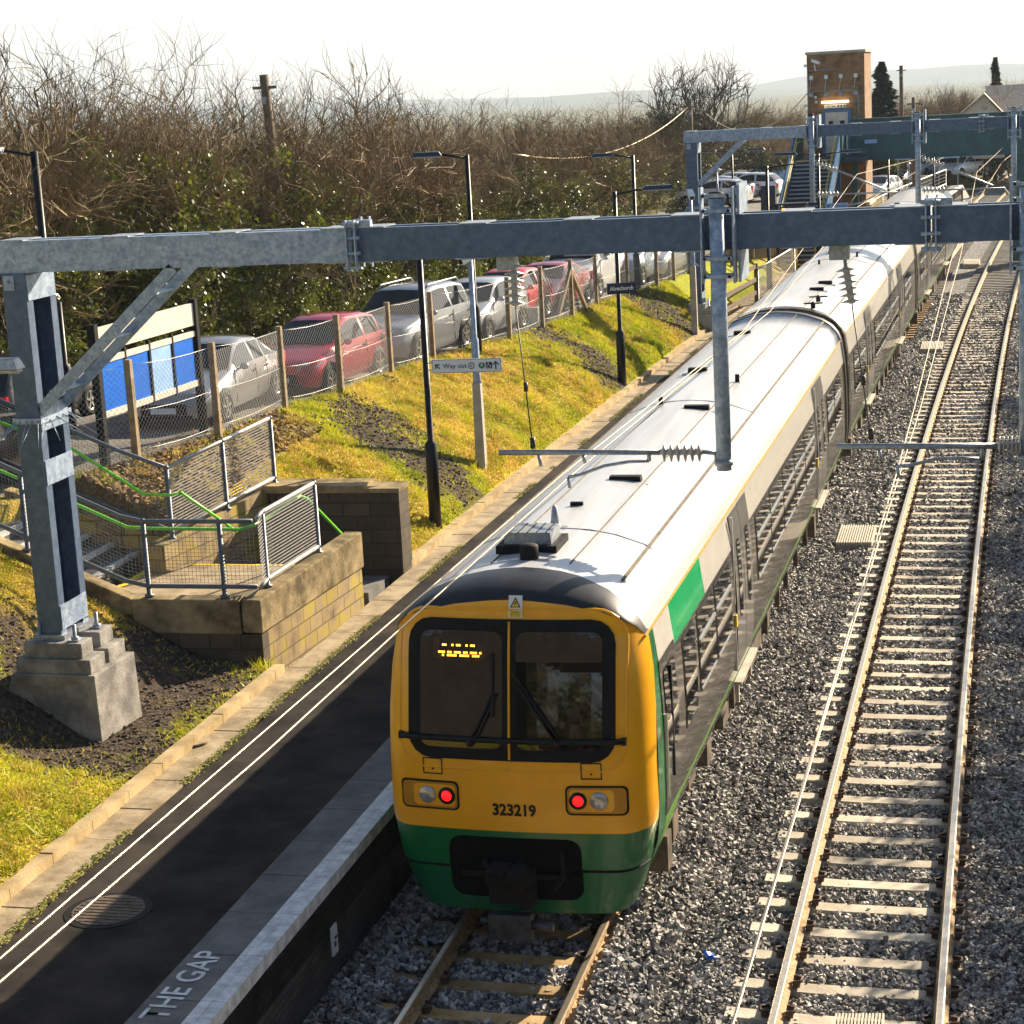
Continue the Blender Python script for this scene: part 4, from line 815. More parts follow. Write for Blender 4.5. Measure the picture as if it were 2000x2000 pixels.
# far portal
pr2,_,_=portal(61.0,'far steel portal across the tracks in front of the lift tower',-9.17,7.12,6.78,1.75,4.0,(-5.3,-.2),((-5.25,4.8,7.42),(-2.07,4.6,7.32),(.74,4.65,7.32)),(-7.4,5.55),w=.36)
g=G(); g.box2((-9.6,60.7,.9),(-8.25,62.3,1.45)); g.box2((-9.5,60.8,1.45),(-8.4,61.4,1.62)); g.box2((-9.5,61.6,1.45),(-8.4,62.2,1.62)); fo=build('foundation',g,M['conc'],pr2,bevel=.02)
g=G(); bolts(g,[(-8.6,61.1,1.62),(-9.3,61.1,1.62),(-8.6,61.9,1.62),(-9.3,61.9,1.62)],.3); g.box2((-9.25,60.9,1.62),(-8.7,62.,1.76)); build('anchor_bolt',g,M['galvp'],fo)
def cantilever(xr,label,mir=1):
    y=60.83; root=thing('cantilever_arm',label,'bracket arm',(xr,y,4.9)); g=G(); d=mir
    insul(g,(xr+.12*d,y,6.0),(xr+.75*d,y,5.75),6,.1); build('insulator',g,M['porc'],root); g=G(); insul(g,(xr+.12*d,y,5.05),(xr+.8*d,y,5.03),6,.1); build('insulator',g,M['porc'],root)
    g=G(); g.tube([(xr+.75*d,y,5.75),(xr+2.2*d,y,5.1)],.03,6); g.tube([(xr+.8*d,y,5.03),(xr+2.55*d,y,5.02)],.025,6); g.tube([(xr+1.9*d,y,4.95),(xr+1.5*d,y,4.75),(xr+1.0*d,y,4.68)],.02,6); build('arm_tube',g,M['galvp'],root)
cantilever(-5.25,'cantilever arm with ribbed insulators on the left drop tube of the far portal'); cantilever(-2.07,'cantilever arm with ribbed insulators on the middle drop tube of the far portal')
# ---------------------------------------------------------------- wires
def wirething(name,label,pts,r,m,cat='overhead wire',group=None,n=4):
    g=G(); g.tube(pts,r,n); return tag(build(name,g,m),label,cat,group)
def wy(u,y,z): return uv(u,y,z)
def wire_run(label,pts,r,m):
    fine=[]
    for i in range(len(pts)-1):
        for k in range(8): fine.append(Vector(pts[i]).lerp(Vector(pts[i+1]),k/8))
    fine.append(Vector(pts[-1])); wirething('overhead_wire',label,fine,r,m)
zc=4.02
wire_run('lower contact wire of a pair running over the left side of the train roof',[P(-300,2115,z=zc),P(0,1918,z=zc),P(520,1468,z=zc),P(771,1238,z=zc),P(1108,935,z=3.98),uv(U1+.22,38,4.1),uv(U1-.2,61,4.55),uv(U1,85,4.5),uv(U1+.2,120,4.4),uv(U1,170,4.4)],.009,M['wire'])
zc=4.12
wire_run('upper wire of a pair running over the left side of the train roof',[P(-300,2070,z=zc),P(0,1872,z=zc),P(520,1425,z=zc),P(771,1208,z=zc),P(1100,925,z=4.06),uv(U1+.25,34,4.22),uv(U1-.1,61,5.6),uv(U1,85,5.0),uv(U1+.2,120,5.4),uv(U1,170,5.2)],.008,M['wire'])
zz=4.12
wire_run('lower contact wire hanging over the ballast left of the clear track',[P(1395,2100,z=zz),P(1432,1995,z=zz),P(1589,1462,z=zz),P(1751,924,z=zz),P(1785,799,z=zz+.02),P(1858,506,z=4.35),uv(U2,61.2,4.6),uv(U2-.15,90,4.5),uv(U2+.1,130,4.4),uv(U2,180,4.4)],.009,M['wire'])
wire_run('upper wire hanging over the ballast left of the clear track',[P(1396,2105,z=zz+.1),P(1434,1993,z=zz+.1),P(1593,1458,z=zz+.1),P(1759,920,z=zz+.1),P(1797,799,z=zz+.16),P(1876,500,z=4.7),uv(U2,61.2,5.5),uv(U2-.15,90,5.1),uv(U2+.1,130,5.5),uv(U2,180,5.3)],.008,M['wire'])
def sag(a,b,s,n=14): a=Vector(a);b=Vector(b); return [a.lerp(b,k/n)-Vector((0,0,s*4*(k/n)*(1-k/n))) for k in range(n+1)]
wirething('cable','pale cable sagging from the hedge up to the bare tree',sag(P(1000,300,Y=70),P(1348,205,Y=105),1.1),.025,M['wire'],'cable')
wirething('cable','pale cable sagging from the telegraph pole to the lift tower',sag(P(1380,222,Y=105),P(1577,182,Y=91.9),1.3),.022,M['wire'],'cable')
for u,y,dx,dz,l in ((P(1600,380,Y=75),P(1700,425,Y=60),0,0,''),): pass
for k,(a,b,ya,yb,l) in enumerate([((1644,423),(1692,350),75,62,'pale tie wire slanting up past the foot of the lift tower'),((1960,365),(2010,425),62,58,'pale stay wire slanting down across the far tracks at the right edge'),((1720,310),(1600,360),62,62,'')]):
    if l: wirething('stay_wire',l,[P(*a,Y=ya),P(*b,Y=yb)],.018,M['wire'],'stay wire')
# ---------------------------------------------------------------- lamp posts
def lamppost(label,base,h,arm,ah=.0,name='lamp_post',heads=(1,),r=.055,rb=.11,hb=1.3,headm='black',up=.12):
    base=Vector(base); root=thing(name,label,'lamp post',base,group='black lamp posts of the station'); g=G(); top=base+Vector((0,0,h))
    g.lathe([(rb,-.3),(rb,hb),(r,hb+.06),(r,h)],base,n=12); post=build('post',g,M['black'],root)
    for s in heads:
        g=G(); d=Vector((arm[0],arm[1],0)).normalized()*s; e=top+d*(arm[2]*.5)+Vector((0,0,up*.3)); g.tube([top-Vector((0,0,.08)),e],.03,6); build('arm',g,M['black'],root)
        g=G(); L=arm[2]*.62; c=e+d*L*.5; R=Matrix((d,Vector((-d.y,d.x,0)),Vector((0,0,1)))).transposed()
        g.box(c+Vector((0,0,.02)),(L,.26,.1),R,0,.8); g.box(c-Vector((0,0,.045)),(L*.9,.22,.03),R,1); build('lamp_head',g,[M['navy'],M['galvp']],root)
    return root
B=P(850,1008,z=1.28)
lamppost('slim black lamp post on the grass bank that carries the Way out sign',B,P(820,470,Y=B.y).z-B.z,(1,.15,.8))
LEFT=(-1,-.25,1.0)
lamppost('tall black lamp post with its head to the left, just behind the grey camera pole',onto(934,706),P(916,302,Y=onto(934,706).y).z-onto(934,706).z,(-1,-.2,1.15))
lamppost('black lamp post with its head to the left, in front of the silver blue estate',onto(1246,577),P(1237,303,Y=onto(1246,577).y).z-onto(1246,577).z,(-1,-.2,1.15))
fb=onto2(1215,747); lamppost('black lamp post on the grass bank that carries the dark station name sign',fb,P(1203,374,Y=fb.y).z-fb.z,(1,.2,1.35))
def farpost(label,px,py_base,py_top,z,arm,heads):
    b=P(px,py_base,z=z); lamppost(label,b,P(px,py_top,Y=b.y).z-b.z,arm,heads=heads,r=.06,hb=.9)
farpost('twin headed black lamp post beside the far parked cars',1432,392,295,2.0,(1,0,1.7),(1,-1))
farpost('black lamp post with one head to the right, beside the blue footbridge stairs',1503,560,324,1.0,(1,.1,2.0),(1,))
farpost('twin headed black lamp post in front of the footbridge stairs',1602,525,300,1.0,(1,.1,1.6),(1,-1))
farpost('black lamp post on the far platform in front of the green footbridge',1736,420,305,.95,(-1,.1,1.4),(1,))
farpost('black lamp post on the far platform beside the dark platform end barrier',1824,392,303,.95,(1,.1,.5),(1,))
# far left posts partly out of the frame
b=Vector((-17.5,33.5,2.65)); t=P(14,298,Y=34); b=Vector((t.x+.55,34,zcp(34))); lamppost('black lamp post at the left edge of the view in front of the ivy hedge',b,t.z-b.z,(-1,0,1.2),r=.075)
b=P(128,728,z=2.72); b=Vector((P(125,700,Y=33).x,33,zcp(33))); lamppost('short black post with a small box on top, left of the blue board',b,P(117,590,Y=33).z-b.z,(-1,0,.45),r=.06)
# near lamp head at the left edge
c=P(15,712,Y=19.0); root=thing('lamp_post','grey lamp head on a post just outside the left edge in front of the mast','lamp post',(c.x-.85,19,hgt(c.x-.85,19)),group='black lamp posts of the station')
g=G(); g.box((c.x-.12,19,c.z+.01),(.56,.2,.12),None,0,.8); g.box((c.x-.12,19,c.z-.07),(.5,.17,.04)); g.box((c.x+.1,19,c.z-.095),(.05,.05,.02)); build('lamp_head',g,M['galvp'],root,bevel=.02)
g=G(); g.tube([(c.x-.85,19,hgt(c.x-.85,19)-.2),(c.x-.85,19,c.z),(c.x-.38,19,c.z)],.05,10); build('post',g,M['black'],root)
# ---------------------------------------------------------------- signs on posts
def plane_at(c,d):
    d=Vector(d).normalized(); return lambda x,z,o=0: Vector(c)+d*x+Vector((0,0,z))+Vector((d.y,-d.x,0))*o
c=P(912,714,Y=B.y-.1); dd=(.99,.06,0); f=plane_at(c,dd); hw=(P(979,712,Y=B.y).x-P(846,712,Y=B.y).x)/2; hh=.118
root=thing('way_out_sign','white Way out sign with arrows and a wheelchair symbol on the slim lamp post','sign',c)
def fbx(g,f,x0,x1,z0,z1,o0,o1,m=0): g.add([f(x0,z0,o0),f(x1,z0,o0),f(x1,z1,o0),f(x0,z1,o0),f(x0,z0,o1),f(x1,z0,o1),f(x1,z1,o1),f(x0,z1,o1)],[(3,2,1,0),(4,5,6,7),(0,1,5,4),(1,2,6,5),(2,3,7,6),(3,0,4,7)],m)
g=G(); fbx(g,f,-hw,hw,-hh,hh,-.03,.02,1); fbx(g,f,-hw+.015,hw-.015,-hh+.015,hh-.015,.02,.024,0); build('panel',g,[M['signw'],M['galvp']],root)
g=G(); fbx(g,f,-hw-.09,-hw,.05,.07,-.03,0); fbx(g,f,-hw-.09,-hw,-.07,-.05,-.03,0); build('bracket',g,M['galvp'],root)
text_mesh('lettering','Way out',.118,M['navy'],lambda x,y:f(x-.21,y,.028),root,offset=.001)
def arrow(g,f,cx,cz,ang,L,m=0,o=.028):
    ca,sa=math.cos(ang),math.sin(ang); q=lambda a,b:f(cx+ca*a-sa*b,cz+sa*a+ca*b,o)
    g.add([q(-L,-.012),q(L*.85,-.012),q(L*.85,.012),q(-L,.012)],[(0,1,2,3)],m)
    for s in (-1,1): g.add([q(L,0),q(L-.062,s*.062),q(L-.075,s*.045),q(L-.025,-s*.0)],[(0,1,2,3) if s<0 else (3,2,1,0)],m)
g=G(); arrow(g,f,-hw+.09,0,math.radians(135),.055); build('arrow',g,M['navy'],root); g=G(); arrow(g,f,hw-.1,0,math.radians(90),.075); build('arrow',g,M['navy'],root)
def disc(g,f,cx,cz,r,m,o,n=20): g.add([f(cx+r*math.cos(2*math.pi*k/n),cz+r*math.sin(2*math.pi*k/n),o) for k in range(n)],[tuple(range(n))],m)
g=G(); disc(g,f,.08,0,.058,0,.026); disc(g,f,.08,0,.042,2,.028); g.add([f(.058,-.02,.03),f(.102,-.02,.03),f(.102,-.008,.03),f(.07,-.008,.03),f(.07,.008,.03),f(.102,.008,.03),f(.102,.02,.03),f(.058,.02,.03)],[tuple(range(8))],0)
SY=[M['navy'],M['signg'],M['signw']]; build('symbol',g,SY,root); g=G(); disc(g,f,hw-.345,0,.056,1,.026); g.add([f(hw-.365,-.035,.029),f(hw-.34,.0,.029),f(hw-.32,-.035,.029),f(hw-.335,.03,.029),f(hw-.355,.03,.029)],[(0,1,4),(1,2,3),(1,3,4)],2); disc(g,f,hw-.345,.038,.01,2,.029,8)
build('symbol',g,SY,root); g=G(); fbx(g,f,hw-.275,hw-.165,-.056,.056,.024,.027,0); 
n=12; pts=[f(hw-.225+.032*math.cos(math.radians(100+260*k/n)),-.015+.032*math.sin(math.radians(100+260*k/n)),.03) for k in range(n+1)]; g.tube(pts,.005,4,2); g.tube([f(hw-.228,.035,.03),f(hw-.222,-.0,.03),f(hw-.195,-.002,.03),f(hw-.185,-.03,.03)],.006,4,2); disc(g,f,hw-.228,.042,.009,2,.03,8)
build('symbol',g,SY,root)
# station name sign
c=P(1214,563,Y=fb.y-.12); f=plane_at(c,(.93,.36,0)); w2=.37; root=thing('station_name_sign','dark sign with the white station name on the lamp post by the grass','sign',c)
g=G(); fbx(g,f,-w2,w2,-.14,.14,-.03,.02); build('panel',g,M['navy'],root); text_mesh('lettering','Alvechurch',.145,M['signw'],lambda x,y:f(x*.92,y,.027),root,offset=.004)
# ---------------------------------------------------------------- CCTV poles
def cctv(label,base,h,hc,camdir):
    base=Vector(base); root=thing('camera_pole',label,'camera pole',base); g=G()
    g.box(base+Vector((0,0,hc/2-.2)),(.2,.2,hc+.4),m=1,taper=.8); g.lathe([(.085,hc),(.075,hc+.08),(.075,h*.62),(.05,h*.63),(.05,h)],base,n=12); build('pole',g,[M['galv'],M['conc']],root)
    g=G(); t=base+Vector((0,0,h)); d=Vector(camdir).normalized(); g.bar(t-d*.12+Vector((0,0,.1)),t+d*.25+Vector((0,0,.06)),.15,.14); g.bar(t-d*.14+Vector((0,0,.185)),t+d*.32+Vector((0,0,.145)),.18,.02); g.tube([t,t+Vector((0,0,.05))],.05,8); g.bar(t+d*.25+Vector((0,0,.06)),t+d*.26+Vector((0,0,.06)),.11,.1,1); build('camera',g,[M['signw'],M['blackm']],root)
    g=G(); m=base+Vector((0,0,h*.62)); g.tube([m+Vector((-.05,0,.45)),m+Vector((-.3,0,.15)),m+Vector((-.28,0,-.15)),m+Vector((-.06,0,-.2))],.012,5); build('cable',g,M['blackm'],root)
    g=G(); m=base+Vector((0,0,h*.5))
    for k in range(10): a=k*.63; g.tube([m+Vector((.07*math.cos(a),.07*math.sin(a),0)),m+Vector((.3*math.cos(a),.3*math.sin(a),-.12))],[.008,.003],4)
    build('anti_climb_spikes',g,M['galv'],root)
cb=onto2(941,910); cctv('grey camera pole with a square concrete foot on the bank behind the Way out sign',cb,P(912,508,Y=cb.y).z-cb.z,1.65,(-.6,-.8,-.3))
cb=P(1357,640,z=1.25); cctv('grey camera pole standing in front of the far portal mast',cb,P(1349,385,Y=cb.y).z-cb.z,1.9,(.3,-.9,-.3))
cb=P(1402,400,z=2.1); cctv('small camera pole behind the top of the near drop tube, by far cars',cb,P(1398,335,Y=cb.y).z-cb.z,.5,(.9,-.4,-.2))
# ---------------------------------------------------------------- left stairs, walls, railings
root=thing('concrete_staircase','concrete staircase with block walls leading from the car park down to the platform','staircase',(-11,25.5,1))
def wallseg(g,a,b,z0,za,zb,t,m=0):
    a=Vector(a);b=Vector(b);d=(b-a).normalized();n=Vector((-d.y,d.x,0))*t; v=[(a.x,a.y,z0),(b.x,b.y,z0),(b.x+n.x,b.y+n.y,z0),(a.x+n.x,a.y+n.y,z0),(a.x,a.y,za),(b.x,b.y,zb),(b.x+n.x,b.y+n.y,zb),(a.x+n.x,a.y+n.y,za)]
    g.add(v,[(3,2,1,0),(4,5,6,7),(0,1,5,4),(1,2,6,5),(2,3,7,6),(3,0,4,7)],m)
g=G(); wallseg(g,(-9.66,24.26,0),(-9.43,27.75,0),.5,1.46,1.56,.24); build('block_wall',g,M['wall'],root)
g=G(); wallseg(g,(-9.645,24.0,0),(-9.4,27.8,0),1.46,1.93,2.02,.29); g.box2((-11.55,24.0,1.44),(-9.96,24.28,1.93)); wallseg(g,(-15.2,24.0,0),(-11.55,24.0,0),1.7,3.45,1.93,.26); build('wall_coping',g,M['concd'],root,bevel=.02)
g=G(); g.box2((-11.55,24.015,.5),(-9.66,24.26,1.44)); wallseg(g,(-15.2,24.02,0),(-11.55,24.02,0),.8,1.75,1.44,.22); build('block_wall',g,M['wall_shade'],root)  # front wall uses the block copy with shade put into its colour
g=G(); g.box2((-12.45,24.26,.7),(-9.9,26.95,1.7)); build('landing',g,M['drain'],root)
for i in range(6):
    xn=-12.42-.385*i; g=G(); g.box2((xn-.5,24.26,.9),(xn-.385,27.05,1.85+.15*i)) if False else None
    g.box2((xn-.385*2-.02,24.26,1.0),(xn-.385,27.05,1.855+.15*i)); build('step',g,M['slab'],root)
    g=G(); z=1.858+.15*i; g.box2((xn-.385-.1,24.28,z),(xn-.38,27.03,z+.005)); g.box2((xn-.385,24.28,z-.05),(xn-.38,27.03,z)); build('step_edge',g,M['yline'] if i==5 else M['white'],root)
g=G(); g.box2((-12.5,24.28,1.702),(-12.38,27.0,1.707)); build('step_edge',g,M['yline'],root)
g=G(); g.box2((-11.9,26.85,1.702),(-9.95,26.94,1.707)); build('step_edge',g,M['yline'],root)
for i in range(4):
    g=G(); g.box2((-11.6,26.95+.32*i,.6),(-9.75,26.95+.32*(i+1),1.55-.15*i)); build('step',g,M['slab'],root)
g=G(); g.box2((-11.5,28.2,.6),(-9.5,29.3,.935)); build('landing',g,M['slab'],root)
g=G(); wallseg(g,(-12.05,26.35,0),(-11.5,29.75,0),.6,2.13,2.4,.3); g.box2((-12.4,27.05,.9),(-12.05,27.3,2.1)); wallseg(g,(-12.3,27.06,0),(-15.0,27.06,0),.9,2.05,2.85,-.24) ; build('block_wall',g,M['wall'],root)
root=thing('block_wall','shade-darkened blockwork wall end with a concrete coping beside the platform steps','wall',(-10.2,29.6,1))
g=G(); g.box2((-11.5,29.42,.5),(-9.28,29.95,2.3)); build('wall_body',g,M['wall_shade'],root)  # wall end takes the same shade-darkened block colour
g=G(); g.box2((-11.6,29.36,2.3),(-9.86,30.0,2.42)); g.box2((-9.86,29.38,2.3),(-9.26,29.98,2.37)); build('wall_coping',g,M['concd'],root)
def railing(name,label,pts,zb,zt,infill,posts,tm='raild',green=None,gm='green',cat='railing',bars=18,rt=.032):
    """pts: list of (x,y,zground); rails at +zb and +zt"""
    pts=[Vector(p) for p in pts]; root=thing(name,label,cat,pts[0])
    g=G(); g.tube([p+Vector((0,0,zt)) for p in pts],rt,8); g.tube([p+Vector((0,0,zb)) for p in pts],rt,8); build('rail',g,M[tm],root)
    for p in posts:
        p=Vector(p); g=G(); g.lathe([(.07,-.01),(.07,.02),(.036,.025),(.036,zt+.02)],p,n=8); g.ball(p+Vector((0,0,zt)),.045,n=8,k=5); g.ball(p+Vector((0,0,zb)),.045,n=8,k=5); build('post',g,M['raild'],root)
    g=G()
    for i in range(len(pts)-1):
        a,b=pts[i],pts[i+1]; L=(b-a).length; d=(b-a)/L
        if infill=='bars':
            for k in range(bars): z=zb+.05+(zt-zb-.1)*k/(bars-1); g.bar(a+d*.04+Vector((0,0,z)),b-d*.04+Vector((0,0,z)),.01,.018)
        else:
            n=int(L/.055)
            for k in range(n+1): q=a+d*(L*k/n); g.bar(q+Vector((0,0,zb+.05)),q+Vector((0,0,zt-.07)),.004,.004)
            n=int((zt-zb)/.055)
            for k in range(n): z=zb+.05+(zt-zb-.12)*k/(n-1); g.bar(a+Vector((0,0,z)),b+Vector((0,0,z)),.004,.004)
    build('mesh_infill' if infill!='bars' else 'infill_bars',g,M['raill'] if infill=='bars' else M['raild'],root)
    if green:
        g=G(); g.tube([Vector(q) for q in green],.024,8); build('handrail',g,M[gm],root)
        g=G(); 
    return root
pA=(-11.32,24.12,1.95);pB=(-10.2,24.12,1.95);pC=(-9.72,24.14,1.95)
railing('stair_railing','mesh railing with a lime green handrail along the front edge of the concrete stairs',[(-15.0,24.12,3.45),(-14.2,24.12,3.12),(-11.65,24.12,2.02),pA,pB,pC],.14,1.06,'mesh',[(-13.1,24.12,2.6),pA,pB],green=[(-15,24.24,4.3),(-13.34,24.24,3.66),(-11.62,24.24,2.9),(-11.3,24.24,2.88),(-9.95,24.24,2.87),(-9.88,24.6,2.85),(-9.88,26.5,2.86),(-9.86,26.75,2.76),(-9.8,28.0,1.93)])
railing('landing_railing','barred railing on top of the concrete landing wall facing the train',[(-9.72,24.3,1.95),(-9.78,24.67,1.96),(-9.68,26.57,1.98)],.1,1.06,'bars',[(-9.78,24.67,1.96),(-9.68,26.57,1.98)],tm='raill',bars=19)
q1=P(337,1052,z=2.15);q2=P(444,994,z=2.28);q3=P(537,944,z=2.4)
railing('barred_railing','pale barred railing on the wall at the back of the stairs',[q1,q2,q3],.1,1.1,'bars',[q1,q2,q3],tm='raill',bars=20)
e1=(-15.0,27.1,3.3)
railing('stair_railing','mesh railing with a lime green handrail at the back of the stairs beside the fence',[(-15.0,27.1,3.2),(-13.0,27.1,2.35),q1],.12,1.1,'mesh',[(-14.0,27.1,2.75)],green=[(-15.2,26.98,4.05),P(143,878,Y=26.9),P(281,965,Y=26.7),P(335,967,Y=26.4),P(352,961,Y=26.3),P(430,1015,Y=27.2),P(462,1038,Y=27.7)])
g=G(); v=[onto2(*q) for q in ((205,955),(320,925),(330,945),(228,985))]
c=sum(v,Vector())/4; root=thing('concrete_slab_cover','low concrete chamber with a grey lid among dead leaves behind the stairs','cover',c); g.box(c+Vector((0,0,.02)),(1.25,.7,.3)); build('chamber',g,M['conc'],root); g=G(); g.box(c+Vector((0,0,.19)),(.8,.5,.03)); build('lid',g,M['slab'],root)
# ---------------------------------------------------------------- chain link fence
froot=thing('chain_link_fence','chain link fence on concrete posts between the parked cars and the grass bank','fence',FP[0])
tops=[]
for (px,py,pt),p in zip(POSTPX,FP):
    h=P(px,pt,Y=p.y).z-p.z; h=max(1.45,min(1.85,h)); tops.append(h); w=.12
    g=G(); g.box(p+Vector((0,0,h/2-.15)),(w,w,h+.3),taper=.85); build('post',g,M['postc'],froot)
i=9-1
p=FP[8]; g=G(); g.bar(p+Vector((-.2,-1.2,-.05)),p+Vector((0,-.06,tops[8]-.3)),.09,.1); g.bar(p+Vector((.2,1.2,-.05)),p+Vector((0,.06,tops[8]-.3)),.09,.1); build('strut',g,M['postc'],froot)
ext=[Vector((-14.6,26.95,zfe(27)))]+FP; eh=[1.6]+tops
def chain():
    V=[];F=[]
    def seg(a,b,r,ax):
        o=len(V); d=(b-a); n=d.cross(ax); n=n.normalized()*r if n.length>0 else Vector((0,0,r)); k=ax*r
        for q in (a,b): V.extend([q+n*1.0,q-n*.5+k*.87,q-n*.5-k*.87])
        for j in range(3): F.append((o+j,o+(j+1)%3,o+3+(j+1)%3,o+3+j))
    for i in range(len(ext)-1):
        a=ext[i]+Vector((0,0,.03)); b=ext[i+1]+Vector((0,0,.03)); h=min(eh[i],eh[i+1])*.93; L=(b-a).length; d=(b-a)/L; ax=Vector((-d.y,d.x,0)); cell=.1 if a.y<45 else .14; r=.0028 if a.y<45 else .0036
        sagz=lambda t: 1-.035*math.sin(math.pi*t)
        n=int(L/cell); nn=int(h/cell)
        for k in range(-nn,n+1):
            for s in (0,1):
                # diagonal wire clipped to the panel
                x0=k*cell; x1=x0+h; z0,z1=0,h
                if x0<0: z0=-x0; x0=0
                if x1>L: z1=h-(x1-L); x1=L
                if z1-z0<.02: continue
                xa,xb=(x0,x1) if s==0 else (L-x0,L-x1)
                pa=a+d*xa; pb=a+d*xb
                seg(pa+Vector((0,0,z0)),pb+Vector((0,0,z1)),r,ax)
    return np.array([tuple(v) for v in V]),np.array(F)
V,F=chain(); V=np.array([tuple(INV[froot.name]@Vector(v)) for v in V]); np_mesh('chain_link_mesh',V,F,M['mesh'],froot)
g=G()
for f_ in (.95,.5,.12):
    for i in range(len(ext)-1): g.tube([ext[i].lerp(ext[i+1],k/4)+Vector((0,.0,eh[min(i,len(eh)-1)]*f_*(1-k/4)+eh[i+1]*f_*k/4-.05*math.sin(math.pi*k/4))) for k in range(5)],.0055,4)
build('straining_wire',g,M['mesh'],froot)
# short concrete stub
c=onto(1045,652); g=G(); g.box(c+Vector((0,0,.32)),(.3,.3,.8),taper=.92); tag(build('concrete_marker_post',g,M['conc'],bevel=.02),'short square concrete stub at the edge of the grass below the red car','post')
# ---------------------------------------------------------------- blue board
rt=P(376,589,Y=32.75); zt=rt.z; 
lt=None
for k in range(60):
    v=P(180,640,Y=28+.1*k)
    if lt is None or abs(v.z-zt)<abs(lt.z-zt): lt=v
a=Vector((lt.x,lt.y,0));b=Vector((rt.x,rt.y,0)); d=(b-a); Lb=d.length; d/=Lb; nrm=Vector((d.y,-d.x,0)); 
f=lambda x,z,o=0: a+d*x+nrm*o+Vector((0,0,z))
root=thing('notice_board','large notice board with blue panels and a cream header behind the fence','notice board',f(Lb/2,zcp(32)))
z0=zcp(32)
for x in (0,Lb): g=G(); g.box(f(x,(z0+zt)/2),(.13,.13,zt-z0+.1)); build('post',g,M['blackm'],root)
g=G(); fbx(g,f,.07,Lb-.07,zt-.42,zt-.02,-.03,.03); build('header',g,M['bcream'],root)
g=G(); fbx(g,f,.07,Lb-.07,zt-.62,zt-.52,-.02,.03); fbx(g,f,.07,Lb-.07,zt-1.52,zt-1.41,-.02,.03); build('frame_rail',g,M['bcream'],root)
for k in range(4):
    w=(Lb-.2)/4; x=.1+w*k; g=G(); fbx(g,f,x+.04,x+w-.04,zt-1.41,zt-.62,-.01,.01); build('panel',g,M['bpale'] if k==2 else M['bblue'],root)
    g=G(); fbx(g,f,x-.03,x+.03,zt-1.55,zt-.45,-.03,.035); build('mullion',g,M['blackm'],root)
